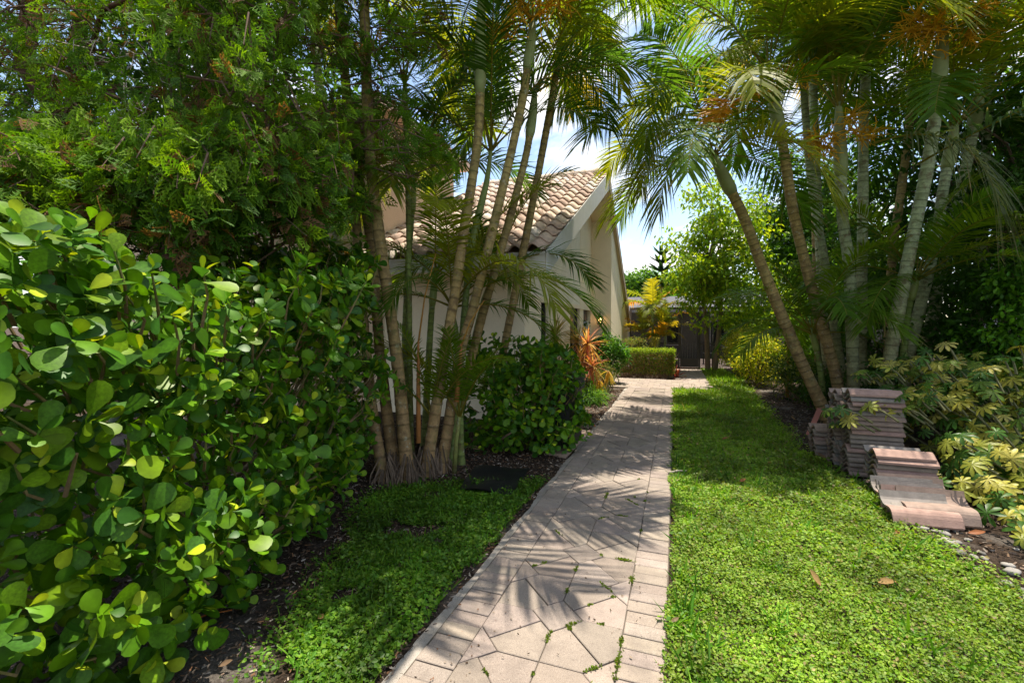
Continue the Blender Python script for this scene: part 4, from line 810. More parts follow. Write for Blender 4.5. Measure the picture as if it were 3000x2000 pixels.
# dense trees and hedge closing the right side
tree('broadleaf_tree', 'dark tree crown glimpsed through the cypress at the upper left', (-7.2, 5.0), [[(-7.2, 5.0, -.1), (-7.1, 5.0, 2), (-7.1, 5.0, 4.5)]], (-6.9, 5.0, 5.3), (2.6, 1.5, 2.8), 170, .6, 60, .15, DKG)
tree('broadleaf_tree', 'dense dark evergreen tree behind the right palm clump', (6.6, 11.5), [[(6.6, 11.5, -.1), (6.5, 11.4, 2), (6.5, 11.6, 4)]], (6.0, 12.2, 4.6), (3.4, 2.6, 3.6), 260, .7, 75, .16, DKG)
tree('broadleaf_tree', 'dark leafy tree at the upper right edge behind the palms', (8.6, 9.0), [[(8.6, 9.0, -.1), (8.6, 8.9, 2.2), (8.5, 8.9, 4)]], (8.5, 9.2, 4.6), (2.2, 2.2, 3.0), 170, .65, 70, .14, DKG)
tree('broadleaf_tree', 'green tree between the right palm clump and the lit tree', (5.2, 18.5), [[(5.2, 18.5, -.1), (5.2, 18.4, 2), (5.2, 18.6, 3.8)]], (5.2, 18.4, 4.0), (2.2, 2.0, 3.0), 150, .6, 60, .17, MIDG)
tree('broadleaf_tree', 'bright yellow-green twin-stemmed tree over the gate path', (1.25, 17.6), [[(1.1, 17.7, -.1), (1.02, 17.7, 1.5), (.85, 17.6, 3.2)], [(1.3, 17.55, -.1), (1.45, 17.6, 1.7), (1.5, 17.7, 3.4)]], (1.25, 16.9, 4.0), (1.85, 1.5, 2.7), 150, .5, 60, .17, LIMEG, tr=.1, droop=.5)
tree('broadleaf_tree', 'dark leafy tree filling the gap between the leaning and ringed palm stems', (4.3, 18.9), [[(4.3, 18.9, -.1), (4.3, 18.8, 2), (4.2, 19, 3.8)]], (4.1, 19.0, 5.0), (2.0, 1.5, 3.2), 170, .6, 60, .17, DKG+MIDG)
for (u_, v_, d_, r_, cols, lab) in ((1880, 850, 42, 2.6, MIDG, 'rounded far tree next to the gable foot'), (1945, 860, 46, 3.0, MIDG, 'wide far tree behind the golden palm'), (2150, 860, 44, 4, DKG, 'dark far tree behind the screen enclosure'), (1770, 880, 50, 3.6, DKG, 'far tree hidden mostly by the gable'), (2040, 840, 52, 4.5, DKG, 'tall far tree behind the lit tree'), (2400, 860, 48, 5, DKG, 'far tree seen between the right palm stems')):
    c = P(u_, v_, d_); tree('far_tree', lab, (c[0], c[1]), [[(c[0], c[1], -.1), (c[0], c[1], c[2]-.5)]], (c[0], c[1], c[2]+.2), (r_, r_, r_*.75), 60, r_*.3, 50, .4, cols, 'trees beyond the neighbouring roof', tr=.2)
# conifer tip
cf = thing('conifer', (P(1935, 790, 34)[0], P(1935, 790, 34)[1], 0), 'tiered conifer poking out beside the lit tree', 'tree'); c = P(1940, 790, 34); mb = MB()
MB().tube([(c[0], c[1], -.1), (c[0], c[1], c[2]+2)], [.15, .04], 6, (.15, .1, .07)).build('trunk', M_BARK, cf)
for t in range(9):
    z = 2.0+t*.6; L = 2.2*(1-t/11)
    for k in range(9):
        a = k*.7+t; e = np.array([math.cos(a)*L, math.sin(a)*L, .5]); o = np.array([c[0], c[1], z])
        for q in np.linspace(.2, 1, 8):
            p = o+e*q; d = nrm(e); s_ = np.array([-d[1], d[0], 0])*.28*(1.1-q*.6); mb.add([p-s_, p+d*.4, p+s_, p-d*.1+(0, 0, .1)], np.array([(0, 1, 2, 3)]), (.02, .06, .02))
mb.build('needle_tiers', M_NEEDLE, cf, kind='stuff')

# right bed, far to near
YB = 'yellow leaved shrubs along the right bed'
bush('variegated_shrub', 'bright yellow variegated shrub farthest along the lawn edge', (1.95, 16.2, .8), (.55, .9, .75), 60, .26, 75, .075, YELS, group=YB)
bush('variegated_shrub', 'yellow-green variegated shrub in the middle of the right bed', (2.1, 13.9, .75), (.55, .9, .7), 60, .26, 75, .075, YELS[:3]+[(.1, .16, .02)], group=YB)
bush('variegated_shrub', 'low dark mottled shrub near the leaning palm stem', (2.55, 11.4, .5), (.6, 1.0, .5), 46, .24, 70, .07, [(.06, .11, .02), (.14, .17, .03), (.03, .07, .015)], group=YB)
bush('green_shrub', 'dark low green shrub at the foot of the right palm clump', (2.9, 9.6, .42), (.7, .7, .42), 44, .22, 70, .07, DKG)
bush('green_shrub', 'lime green shrub beside the screen corner post', (2.6, 18.2, 1.3), (.7, .5, 1.2), 50, .35, 70, .12, LIMEG)
bush('green_shrub', 'tall lime green shrub behind the yellow shrubs', (3.1, 16.5, 1.5), (.8, 1.4, 1.4), 60, .35, 70, .12, LIMEG)
bush('green_shrub', 'tall mid green shrub behind the mottled shrub', (3.5, 13.2, 1.4), (.7, 1.5, 1.4), 60, .35, 70, .12, MIDG)
bush('ficus_hedge', 'glossy green clipped ficus hedge at the right edge', (4.8, 7.7, 1.4), (1.0, 1.6, 1.5), 220, .28, 65, .082, [(.07, .19, .012), (.10, .24, .012), (.045, .14, .014)], cat='hedge', proto=OVAL, mat=M_CLUSIA, droop=.5)
bush('ficus_hedge', 'dark hedge mass behind the right palm stems', (5.3, 10.0, 2.2), (1.6, 2.4, 2.3), 300, .42, 60, .11, DKG, cat='hedge')
bush('ficus_hedge', 'dark hedge filling the gap behind the leaning palm stem', (4.6, 13.2, 1.8), (1.2, 2.0, 1.9), 170, .42, 60, .11, DKG, cat='hedge')
# plants on the house side
bh = thing('box_hedge', (-.85, 14.9, 0), 'clipped rectangular hedge with browning front beside the gate path', 'hedge')
N = 9000; lo, hi = np.array([-1.7, 14.55, .12]), np.array([-.05, 15.25, .88]); q = U(0, 1, (N, 3)); fc = rng.integers(0, 4, N)
q[fc == 0, 1] = U(0, .12, (fc == 0).sum()); q[fc == 1, 2] = U(.9, 1, (fc == 1).sum()); q[fc == 2, 0] = U(.93, 1, (fc == 2).sum()); q[fc == 3, 1] = U(0, .05, (fc == 3).sum())
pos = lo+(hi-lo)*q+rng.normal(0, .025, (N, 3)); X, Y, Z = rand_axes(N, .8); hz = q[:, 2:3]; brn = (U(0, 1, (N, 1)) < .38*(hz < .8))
MB().inst(QUAD, pos, X, Y, Z, U(.035, .065, N), np.where(brn, np.array([[.26, .17, .07]]), np.where(hz > .85, np.array([[.2, .29, .03]]), np.array([[.11, .19, .02]])))*U(.7, 1.3, (N, 1))).build('foliage', M_LEAF, bh, kind='stuff')  # light on the hedge top is put into its uppermost leaf colour
mb = MB()
for k in range(130):
    x, y = U(-1.65, -.1), U(14.62, 15.2); mb.tube([(x, y, -.03), (x+rng.normal(0, .08), y+rng.normal(0, .05), .4), (x+rng.normal(0, .12), y+rng.normal(0, .06), .8)], [.01, .007, .004], 3, (.2, .13, .08), cap=False)
mb.build('stems', M_TWIG, bh, kind='stuff')
bush('round_bush', 'small clipped round bush behind the box hedge', (-1.3, 15.7, .85), (.42, .4, .42), 40, .16, 70, .05, [(.13, .17, .03), (.09, .15, .03), (.19, .16, .06)], cat='bush')
bush('hibiscus_shrub', 'leafy green shrub with a pink bloom left of the box hedge', (-1.75, 13.0, .72), (.45, .45, .62), 60, .2, 60, .095, [(.05, .15, .02), (.08, .19, .02), (.035, .11, .02)], proto=OVAL)
bush('low_shrub', 'low mottled shrub in front of the leafy green shrub', (-1.75, 11.7, .32), (.3, .6, .3), 34, .17, 60, .05, [(.07, .12, .02), (.12, .14, .04), (.1, .08, .03)])
bush('strap_plant', 'low strappy green plant at the dracaena foot', (-1.72, 9.6, .16), (.28, .6, .16), 22, .15, 26, .3, MIDG, cat='plant', proto=STRAP, out=1.0)
def dracaena(label, base, heads, cols):
    root = thing('dracaena', (*base, 0), label, 'dracaena', 'dracaenas by the entrance'); 
    for (h, n, L, dn) in heads:
        h = np.asarray(h, float); MB().tube([(base[0], base[1], -.05), (base[0]*.4+h[0]*.6, base[1]*.4+h[1]*.6, h[2]*.6), h], [.022, .018, .014], 6, (.25, .2, .16)).build('cane', M_BARK, root, smooth=True)
        d = nrm(rng.normal(size=(n, 3))+np.array([0, 0, dn])); X, Y, Z = frame(d, np.tile([0, 0, 1.0], (n, 1))+rng.normal(0, .2, (n, 3)))
        MB().inst(STRAP, np.tile(h, (n, 1))+d*.02, X, Y, Z, U(.7, 1.1, n)*L, pick(cols, n, .25)).build('leaf_rosette', M_LEAF, root, kind='stuff')
PK = [(.42, .16, .10), (.36, .20, .10), (.46, .30, .10), (.30, .10, .08)]
b_ = P(1690, 1160, 10.2)
dracaena('pink and orange spiky dracaena at the bed front by the path', (b_[0], b_[1]), [(P(1720, 1010, 10.1), 80, .55, .3), (P(1700, 1060, 10.0), 80, .5, .1), (P(1735, 1075, 9.9), 70, .48, 0)], PK)
b_ = P(1640, 1150, 9.2)
dracaena('olive gold spiky dracaena standing before the entry window', (b_[0], b_[1]), [(P(1628, 985, 9.3), 90, .5, .5), (P(1690, 1005, 10.3), 70, .5, .5)], [(.2, .18, .05), (.26, .2, .06), (.14, .14, .04)])
b_ = P(1775, 1150, 10.4)
dracaena('drooping yellow fan-headed dracaena nodding over the path edge', (b_[0], b_[1]), [(P(1782, 1085, 10.2), 34, .36, -1.6), (P(1757, 1112, 10.0), 34, .36, -1.8)], [(.45, .34, .06), (.38, .24, .06), (.42, .3, .04)])
b_ = P(1983, 1108, 14.2); rt = thing('bromeliad', (b_[0], b_[1], 0), 'small red strap-leaved plant at the hedge corner', 'plant'); n_ = 26
d = nrm(rng.normal(size=(n_, 3))+np.array([0, 0, 1.0])); X, Y, Z = frame(d, np.tile([0, 0, 1.0], (n_, 1))+rng.normal(0, .2, (n_, 3)))
MB().inst(blade([(0, .04), (.3, .06), (.65, .05), (1, .004)], -.3, .3), np.tile([b_[0], b_[1], 0.0], (n_, 1)), X, Y, Z, U(.3, .45, n_), pick([(.25, .04, .04), (.32, .07, .05), (.15, .05, .04)], n_)).build('leaf_rosette', M_LEAF, rt, kind='stuff')
# golden palms by the screen
for (u_, vt, d_, L, n_, lab) in ((1908, 905, 16.6, 1.5, 11, 'tallest golden orange palm standing before the screen'), (1945, 960, 16.8, 1.2, 9, 'shorter orange-tipped palm right of the tallest golden palm'), (1925, 985, 16.2, .9, 8, 'lowest yellow palm at the foot of the golden palms'), (1880, 970, 17.0, 1.1, 8, 'greenish yellow palm against the gable foot')):
    b_ = P(u_, 1075, d_); palm(lab, [(u_, 1080), (u_+3, (1080+vt)/2), (u_+5, vt)], (d_, d_), .05, .3, n_, L, GG, 1, cols=[YELG, (.24, .22, .02), (.32, .17, .02), (.16, .2, .02), (.12, .18, .02), (.28, .22, .02)], el=(75, 5), droop=1.5, leaf=.55, pairs=30, width=.026)

# ------------------------------------------------------------------ variegated schefflera at the right
def palmate():
    vs, fs, ss = [], [], []; k0 = 0
    for k in range(8):
        a = (k-3.5)/8*5.6; L = 1-.12*abs(k-3.5)/3.5; v, f, s = blade([(0, .025), (.3, .09), (.7, .185), (.94, .11), (1, .03)], -.4, .3); v = v*L
        ca, sa = math.cos(a), math.sin(a); w = np.c_[v[:, 0]*ca+v[:, 1]*sa, -v[:, 0]*sa+v[:, 1]*ca, v[:, 2]]; vs.append(w); fs.append(f+k0); k0 += len(v); ss.append(np.where(s > 1, 1.0, .72 if k % 3 else 1.05))
    return np.concatenate(vs), np.concatenate(fs), np.concatenate(ss)
PALM = palmate()
sf = thing('schefflera_shrub', (3.0, 5.0, 0), 'variegated yellow and green umbrella-leaved shrub leaning over the roof tiles', 'shrub')
cl = []
for (u_, v_, d_, ru, rv, n_) in ((2900, 1180, 4.9, 170, 110, 120), (2750, 1180, 5.2, 110, 60, 60), (2620, 1190, 5.1, 110, 45, 46), (2900, 1340, 4.4, 120, 110, 90), (2960, 1450, 4.1, 90, 90, 50), (2850, 1100, 5.6, 160, 50, 50), (2700, 1075, 5.9, 120, 40, 30), (2560, 1090, 6.2, 50, 25, 8), (2480, 1215, 5.1, 40, 30, 8), (2990, 1620, 3.7, 30, 40, 8), (3080, 1300, 4.6, 120, 160, 60)):
    for k in range(int(n_*2.6)): cl.append(P(u_+rng.normal(0, .55)*ru, v_+rng.normal(0, .55)*rv, d_+rng.normal(0, .22)))
cl = np.array(cl); cl[:, 2] = np.maximum(cl[:, 2], .12); n_ = len(cl); o = nrm(cl-np.array([3.3, 5.4, .5])); toc = nrm(np.array([0, 0, EYE+2])-cl)
Zs = nrm(o*.5+toc*.5+np.array([0, 0, .6])+rng.normal(0, .3, (n_, 3))); Yd = nrm(np.cross(Zs, rng.normal(size=(n_, 3))))
cc = pick([(.36, .33, .05), (.28, .30, .045), (.42, .38, .10), (.14, .21, .03), (.05, .13, .02), (.04, .10, .018), (.32, .31, .05), (.07, .16, .02)], n_, .2)
plant_leaves(sf, PALM, cl, Yd, Zs, U(.07, .125, n_), cc, M_CLUSIA, 300)
mb = MB()
for i in range(0, n_, 2):
    e = cl[i]; b_ = e+nrm(np.array([3.2, 5.3, .3])-e)*U(.1, .3)+(0, 0, -.05); mb.tube([b_, (b_+e)/2+(0, 0, .02), e], [.012, .009, .005], 4, (.13, .13, .06), cap=False)
mb.build('twigs', M_TWIG, sf, kind='stuff')
for (a, b2, c2) in (((2830, 1480, 4.6), (2870, 1330, 4.7), (2900, 1230, 4.8)), ((2760, 1400, 5.1), (2790, 1300, 5.0), (2720, 1200, 5.2)), ((2960, 1500, 4.6), (2950, 1300, 4.7), (2960, 1150, 4.9))):
    p = P(*a); p[2] = -.05; MB().tube(spline([p, P(*b2), P(*c2)], 8), np.linspace(.03, .014, 8), 6, (.16, .12, .07)).build('stem', M_BARK, sf, smooth=True)

# ------------------------------------------------------------------ stacked roof tiles
SL_, SW_ = .46, .31
def stack_tile(col, cols2):
    k = 15; u = np.linspace(0, 1, k); z = .034*np.clip(np.sin(u*2*PI*1.15-.5), -.75, 1); th = .02; v, c = [], []
    for x in (0, SL_):
        for dz in (0, -th):
            for a, h in zip(u, z): v.append((x, a*SW_, h+dz)); c.append(np.array(col) if a < .55 else np.array(cols2))
    f = []
    for i in range(k-1): f += [(i, 2*k+i, 2*k+i+1, i+1), (k+i, k+i+1, 3*k+i+1, 3*k+i), (i, i+1, k+i+1, k+i), (2*k+i, 3*k+i, 3*k+i+1, 2*k+i+1)]
    f += [(0, k, 3*k, 2*k), (k-1, 3*k-1, 4*k-1, 2*k-1)]
    return MB().add(v, f, np.array(c)).mesh('stacked_roof_tile', M_TILE, False)
STM = [stack_tile(a, b_) for a, b_ in (((.26, .19, .155), (.25, .18, .145)), ((.23, .185, .15), (.23, .17, .14)), ((.31, .20, .165), (.22, .195, .175)), ((.215, .19, .165), (.27, .185, .155)))]
def tile_obj(mw, label, group, mi=None):
    o = link('stacked_roof_tile', STM[int(U(0, 4)) if mi is None else mi], None, mw, label=label, category='roof tile', group=group, kind='thing'); return o
ORD = 'first second third fourth fifth sixth seventh eighth ninth tenth eleventh twelfth thirteenth fourteenth fifteenth sixteenth seventeenth eighteenth'.split()
def tstack(x, y, n, pitch, lab, top, z0=.0, seed=0):
    for k in range(n):
        a = rng.normal(0, .025); p = (x+rng.normal(0, .012), y+rng.normal(0, .008), z0+.045+k*pitch); c_, s_ = math.cos(a), math.sin(a)
        tile_obj(mat4((c_, s_, 0), (-s_, c_, 0), (0, 0, 1), p), top if k == n-1 else lab.split(' in ')[0]+', '+ORD[n-1-k]+' from the top in '+lab.split(' in ')[1], 'roof tiles in '+lab.split(' in ')[1])
tstack(1.76, 5.74, 18, .050, 'wavy roof tile in the tallest stack', 'top tile of the tallest roof tile stack, dappled with sun')
tstack(1.72, 6.09, 17, .050, 'concrete roof tile in the second tall stack', 'top tile of the second tall stack')
tstack(1.62, 6.46, 7, .050, 'concrete roof tile in the low far stack', 'top tile of the low far stack')
tstack(1.80, 5.16, 8, .050, 'grey roof tile in the short front stack', 'top tile of the short front stack, patched with sun')
nl = 8; names = ['frontmost roof tile leaning flat toward the lawn, grey and pink', 'second leaning roof tile from the front', 'third leaning roof tile from the front', 'fourth leaning roof tile from the front', 'fifth leaning roof tile from the front', 'sixth leaning roof tile from the front', 'seventh leaning roof tile from the front', 'rearmost leaning roof tile against the short stack']
for k in range(nl):
    ti = math.radians(31+k*.6+rng.normal(0, 1.5)); d = np.array([-.06+rng.normal(0, .02), math.cos(ti), math.sin(ti)]); d = nrm(d); xx = nrm(np.array([1, .02+rng.normal(0, .02), rng.normal(0, .008)])); zz = np.cross(xx, d)
    tile_obj(mat4(xx, d, zz, (1.66+k*.012+rng.normal(0, .035), 4.40+k*.060+rng.normal(0, .006), .05+.012*(k % 2))), names[k], 'leaning roof tiles', 2 if k == 0 else None)
pk = thing('red_slat', (1.75, 7.3, 0), 'thin pinkish red slat leaning beside the far tile stack', 'slat'); a, b_ = P(2368, 1285, 6.7), P(2402, 1196, 7.0); a[2] = .0
MB().obox((a+b_)/2, (b_-a)/2, np.array([.04, .01, 0]), nrm(np.cross(b_-a, [.04, .01, 0]))*.009, (.36, .14, .11)).build('board', M_PLAIN, pk)

# ------------------------------------------------------------------ small ground things
# bin behind the dark shrub
bn = thing('planter_bin', (-1.45, 6.2, 0), 'black plastic bin half hidden behind the dark green shrub', 'bin')
MB().prism([(-1.75, 5.75), (-1.28, 5.75), (-1.24, 6.35), (-1.75, 6.35)], -.02, .88, .01, (.012, .012, .013)).build('body', M_DARK, bn)
MB().prism([(-1.79, 5.71), (-1.24, 5.71), (-1.2, 6.39), (-1.79, 6.39)], .885, .97, .012, (.018, .018, .019)).build('rim', M_DARK, bn)
for k in range(9): MB().box((-1.235+k*.003, 5.78+k*.065, .75), (-1.215+k*.003, 5.80+k*.065, .884), (.05, .05, .05)).build('rib', M_DARK, bn)
bd = thing('board', (-1.3, 6.2, 0), 'weathered pinkish board lying flat beside the path', 'board'); MB().prism([(-1.52, 5.5), (-1.26, 5.45), (-1.2, 6.9), (-1.48, 6.9)], -.03, .012, .004, (.36, .26, .20)).build('sheet', M_PLAIN, bd)
rbm = thing('rubber_mat', (-1.8, 4.35, 0), 'black rubber mat lying in the clover near the palm clump', 'mat')
mg = MB(); A, B, C, D = np.array([-2.1, 4.66]), np.array([-1.5, 4.76]), np.array([-1.45, 4.0]), np.array([-1.98, 3.98]); ii = np.linspace(0, 1, 13)
vv = np.array([[*(A*(1-a)*(1-b_)+B*a*(1-b_)+C*a*b_+D*(1-a)*b_), .028+.012*math.sin(a*7+b_*5)+.01*math.sin(b_*11)] for b_ in ii for a in ii]); i0 = (np.arange(12)[:, None]*13+np.arange(12)[None]).ravel(); fq = np.stack([i0, i0+13, i0+14, i0+1], 1)
mg.add(vv, fq, (.009, .009, .01)); mg.add(vv-(0, 0, .012), fq[:, ::-1], (.009, .009, .01)); mg.build('sheet', M_DARK, rbm, smooth=True)
tp = thing('garden_torch', (1.25, 18.3, 0), 'grey garden torch pole with cone head by the gate', 'torch'); c = P(2087, 1078, 17.4)
MB().tube([(c[0], c[1], -.05), (c[0], c[1], 1.75)], .028, 7, (.22, .2, .19)).build('pole', M_DARK, tp, smooth=True)
MB().lathe([(0, 1.7), (.04, 1.72), (.1, 1.95), (.13, 2.05), (.1, 2.06), (0, 2.0)], (c[0], c[1], 0), 10, (.26, .23, .2)).build('cone_head', M_DARK, tp, smooth=True)
bs = thing('bamboo_stake', (2.47, 11.0, 0), 'orange bamboo stake standing in the dark shrub', 'stake'); c = P(2306, 1150, 10.2)
ck = np.linspace(0, 1, 9); MB().tube(np.c_[np.full(9, c[0]), np.full(9, c[1]), -.05+1.75*ck], .03*(1+.12*(np.arange(9) % 2)), 8, (.30, .15, .03)).build('cane', M_TWIG, bs, smooth=True)
# pebbles
for k in range(30):
    y = 3.4+U(0, 1)*1.2; x = 1.82+(y < 3.8)*.12+abs(rng.normal(0, .16)); s_ = U(.018, .045)
    mb = MB(); th_ = np.linspace(0, PI, 6); pr = np.c_[np.sin(th_)*s_, -np.cos(th_)*s_*.55]; mb.lathe(pr, (0, 0, 0), 9, np.array((.26, .245, .22))*U(.5, 1.2)); mb.v[0] = mb.v[0]*np.array([1.35, .9, 1])+rng.normal(0, s_*.06, mb.v[0].shape)
    a = U(0, PI); c_, s2 = math.cos(a), math.sin(a); me = mb.mesh('pebble', M_STONE, True); gz = float(ground_z(x, y))
    link('pebble', me, None, mat4((c_, s2, 0), (-s2, c_, 0), (0, 0, 1), (x, y, gz+s_*.35)), label='rounded pale pebble on the soil in front of the leaning roof tiles', category='pebble', group='pebbles on the right bed')
# fallen leaves
FL = blade([(0, .02), (.2, .14), (.5, .22), (.8, .14), (1, .01)], .25, .5); FLM = [MB().add(FL[0], FL[1], np.array(c)[None]*FL[2][:, None]).mesh('fallen_leaf', M_LEAF, True) for c in ((.32, .12, .05), (.24, .10, .05), (.36, .22, .10), (.2, .13, .08))]
fall = [(2560, 1700, .11, 'orange brown dead leaf lying flat on the sunlit lawn'), (2405, 1715, .10, 'upright brown dead leaf in the middle of the sunlit lawn'), (1965, 1820, .05, 'small brown leaf on the lawn beside the path edge'), (2115, 1285, .09, 'brown leaf on the shaded lawn beyond'), (2165, 1410, .08, 'reddish leaf on the dark lawn'), (935, 1800, .08, 'rust brown leaf at the clover edge near the big shrub'), (1350, 490, 0, ''), (1760, 1230, .09, 'red brown leaf on bare soil by the path bend'), (1745, 1250, .1, 'curled orange leaf near the board'), (2650, 1565, .1, 'tan dead leaf under the leaning roof tiles'), (2835, 1560, .1, 'crumpled brown leaf right of the leaning tiles'), (2420, 1345, .14, 'orange leaf in front of the far tile stack'), (640, 1950, .06, 'small rusty leaf on the mulch at the bottom'), (2330, 1230, .1, 'brown leaf on the dark bed soil'), (2010, 1105, .15, 'dead leaf on the far lawn')]
for (u_, v_, s_, lab) in fall:
    if not s_: continue
    r_ = FW+RT*(u_-1500)/F-UP*(v_-1000)/F; t = (0.02-EYE)/r_[2]; p = np.array([0, 0, EYE])+t*r_
    up_ = 'upright' in lab; d = nrm(np.array([rng.normal(), rng.normal(), 1.6 if up_ else .1])); X, Y, Z = frame(d[None], np.array([[.2, -.6, 1.0]])); link('fallen_leaf', FLM[int(U(0, 4))], None, mat4(X[0], Y[0], Z[0], p, s_), label=lab, category='leaf', group='fallen leaves')
for (a, b_, lab, c, r) in (((1958, 1385), (2010, 1378), 'short grey stick lying across the path edge', (.3, .26, .22), .012), ((520, 1830), (680, 1785), 'thin orange stick on the mulch beneath the big shrub', (.4, .12, .03), .005), ((1240, 1380), (1330, 1345), 'pale dry stick leaning at the left palm clump foot', (.3, .25, .18), .008)):
    rt = thing('stick', (0, 0, 0), lab, 'stick'); ps = []
    for (u_, v_), z in ((a, .015), (b_, .03)):
        r_ = FW+RT*(u_-1500)/F-UP*(v_-1000)/F; ps.append(np.array([0, 0, EYE])+(z-EYE)/r_[2]*r_)
    rt.location = Vector(ps[0]); rt['_loc'] = [float(x) for x in ps[0]]; MB().tube([ps[0], (ps[0]+ps[1])/2+(0, .01, .008), ps[1]], [r, r*.9, r*.6], 6, c).build('twig', M_TWIG, rt, smooth=True)

# ------------------------------------------------------------------ lawns, clover and litter
def edge_r(y): return np.interp(y, [1, 2.2, 3.5, 4.3, 5.6, 7.1, 9, 12.2, 15, 18.3], [2.6, 2.35, 1.98, 1.80, 1.68, 1.56, 1.58, 1.72, 1.8, 1.6])
def lawn(name, label, x, y, size, cols, grass=.25, gl=.07):
    N = len(x); z = ground_z(x, y); hgt = .012+.05*vnoise(x, y, 7, 31)*(.4+.9*vnoise(x, y, 1.7, 32)); z = z+hgt*U(0.1, 1, N)+.012; z = np.where((x < 0.01) & (x > -.5), .004+.016*U(0, 1, N), z)
    d = nrm(np.c_[rng.normal(size=(N, 2)), U(-.2, .6, N)]); Zh = np.c_[rng.normal(0, .6, (N, 2)), np.ones(N)]; X, Y, Z = frame(d, Zh)
    gm = U(0, 1, N) < grass; mb = MB(); tint = (0.62+.75*vnoise(x, y, 2.3, 41))[:, None]*(.75+.5*vnoise(x, y, 9, 42))[:, None]  # uneven leaf colour; its broad dark patches stand in for soft shadow blobs
    c = pick(cols, N, .22)*tint
    RD = (np.array([(0, 0, 0), (.36, .5, .05), (0, 1, -.05), (-.36, .5, .05)]), np.array([(0, 1, 2, 3)]))
    i = ~gm; mb.inst(RD, np.c_[x, y, z][i], X[i], Y[i], Z[i], size[i], c[i])
    i = gm; n = i.sum(); d = nrm(np.c_[rng.normal(0, .55, (n, 2)), U(.5, 1, n)]); X, Y, Z = frame(d, rng.normal(size=(n, 3)))
    BL = (np.array([(-.045, 0, 0), (.045, 0, 0), (.012, 1, .14), (-.03, .6, .04)]), np.array([(0, 1, 2, 3)]))
    mb.inst(BL, np.c_[x, y, ground_z(x, y)][i], X, Y, Z, np.maximum(size[i]/.028, .75)*gl*U(.6, 1.5, n), c[i]*np.array([.9, 1.05, .8]))
    mb.build(name, M_LAWN, kind='stuff', label=label, category='lawn')
LAWNC = [(.13, .24, .016), (.17, .275, .022), (.09, .19, .015), (.21, .28, .045), (.15, .25, .022)]*3
xs, ys_, ss = [], [], []
for (ya, yb, dens, sz) in ((1.3, 3.5, 15000, .0185), (3.5, 5.5, 9000, .025), (5.5, 8.5, 4600, .036), (8.5, 12.25, 2400, .055), (12.25, 18.4, 1500, .07)):
    A_ = (yb-ya)*2.6; N = int(A_*dens); x = U(-.12, 2.6, N); y = U(ya, yb, N); x0 = np.where(y > 12.3, .95, 0.0)-.045+.09*(vnoise(y, y*0, 5.3, 77)-.35)+.03*(vnoise(y, y*0, 23, 78)-.5); fuzz = rng.normal(0, .09, N)+.12*(vnoise(y, y*0, 2.2, 51)-.5)
    k = (x > x0+np.abs(rng.normal(0, .012, N))) & (x < edge_r(y)+fuzz); xs.append(x[k]); ys_.append(y[k]); ss.append(sz*U(.65, 1.3, k.sum()))
x, y, s = map(np.concatenate, (xs, ys_, ss)); lawn('lawn', 'bright green clover and grass lawn right of the path', x, y, s, LAWNC+[(.22, .18, .07)], .24, .06)
wx, wy, wsz = [], [], []
for k in range(70):
    a = (U(0, .25), 1.6+U(0, 1)**2*4) if k < 32 else (U(.1, 1.9), U(1.8, 6))
    for q in range(22): wx.append(a[0]+rng.normal(0, .035)); wy.append(a[1]+rng.normal(0, .035)); wsz.append(U(.025, .05))
lawn('weed_tufts', 'broad-leaved weeds and grass tufts dotted through the lawn', np.array(wx), np.array(wy), np.array(wsz), [(.08, .2, .015), (.14, .25, .02), (.06, .16, .012)], .45, .085)
poly = [(-1.2, 1.0), (-1.55, 1.0), (-1.75, 1.55), (-2.0, 2.0), (-2.22, 2.5), (-2.6, 3.3), (-2.7, 3.7), (-2.35, 4.0), (-1.95, 4.2), (-1.6, 4.25), (-1.2, 4.7)]
N = 75000; x = U(-2.9, -1.18, N); y = U(1.0, 4.7, N); ins = np.zeros(N, bool); j = len(poly)-1; fx, fy = x+rng.normal(0, .09, N), y+rng.normal(0, .09, N)
for i in range(len(poly)):
    (xa, ya), (xb, yb) = poly[i], poly[j]; ins ^= ((ya > fy) != (yb > fy)) & (fx < (xb-xa)*(fy-ya)/(yb-ya+1e-9)+xa); j = i
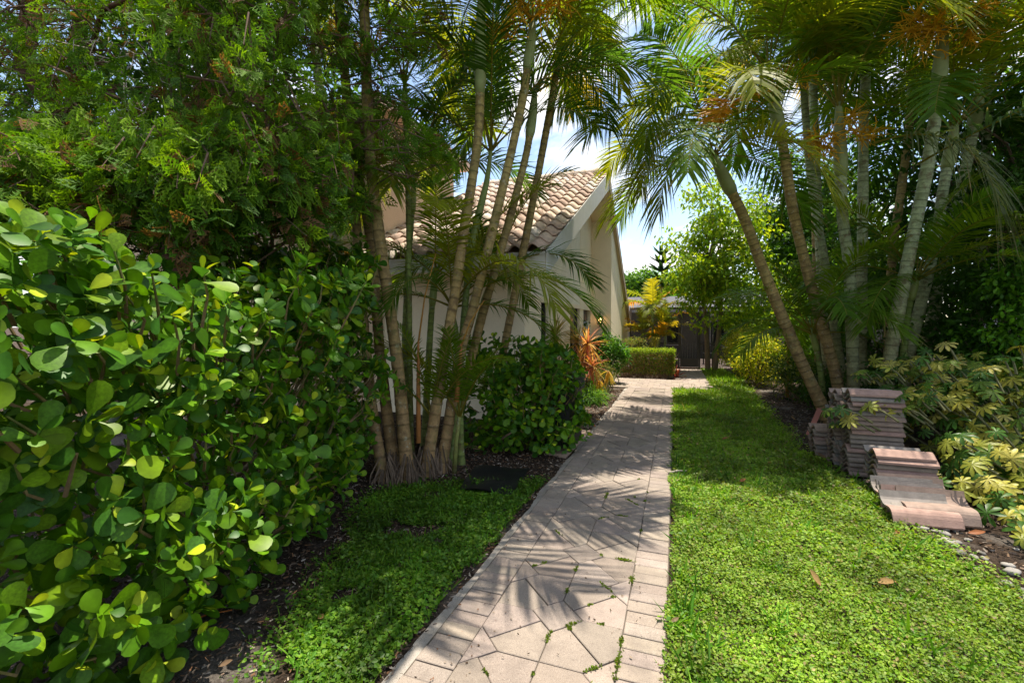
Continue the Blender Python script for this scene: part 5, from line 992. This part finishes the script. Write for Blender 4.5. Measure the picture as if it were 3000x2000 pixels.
k = ins & (vnoise(x, y, 3.2, 61)+.5*vnoise(x, y, 9, 62) > .42) & (x < -1.24-.06*vnoise(y, y*0, 6, 63))
x, y = x[k], y[k]; lawn('clover_patch', 'patch of clover and weeds left of the path', x, y, .023*U(.5, 1.6, len(x)), [(.08, .19, .014), (.06, .155, .012), (.12, .22, .018)], .16, .07)
# mulch litter: chips, needles and bits
def litter(name, label, x, y, cols, sl=(.01, .035)):
    N = len(x); X, Y, Z = rand_axes(N, .25); q = (np.array([(-.16, 0, 0), (.16, .05, 0), (.12, 1, .08), (-.1, .95, .03)]), np.array([(0, 1, 2, 3)]))
    MB().inst(q, np.c_[x, y, ground_z(x, y)+U(.002, .014, N)], X, Y, Z, U(*sl, N), pick(cols, N, .3)).build(name, M_TWIG, kind='stuff', label=label, category='mulch')
N = 900; x = U(XL, XR, N); y = 1.4+U(0, 1, N)**1.6*8; k = (x < XI+.1) | (U(0, 1, N) < .35); x, y = x[k], y[k]; N = len(x); X, Y, Z = rand_axes(N, .1)
MB().inst((np.array([(-.3, 0, 0), (.3, .05, .15), (.2, 1, .25), (-.2, .9, .05)]), np.array([(0, 1, 2, 3)])), np.c_[x, y, np.full(N, .007)], X, Y, Z, U(.004, .016, N), pick([(.16, .07, .03), (.08, .05, .03), (.2, .15, .1)], N)).build('path_debris', M_TWIG, path, kind='stuff')
CH = [(.12, .075, .045), (.2, .14, .1), (.05, .035, .025), (.3, .25, .2), (.16, .08, .04)]
N = 30000; x = U(-4.6, -1.22, N); y = U(.9, 7, N); litter('mulch_litter', 'brown bark and needle litter under the left shrubs', x, y, CH)
N = 5000; y = U(2.5, 12, N); x = edge_r(y)+U(-.05, 1.2, N); litter('soil_litter', 'dark leaf litter on the right bed soil', x, y, CH[:3]+[(.26, .22, .18)], (.012, .05))
N = 2600; x = U(-2.1, -1.2, N); y = U(7, 12, N); litter('bed_litter', 'dry leaf litter on the entrance bed', x, y, CH, (.02, .06))
for o in ROOTS:
    if '_loc' in o: del o['_loc']
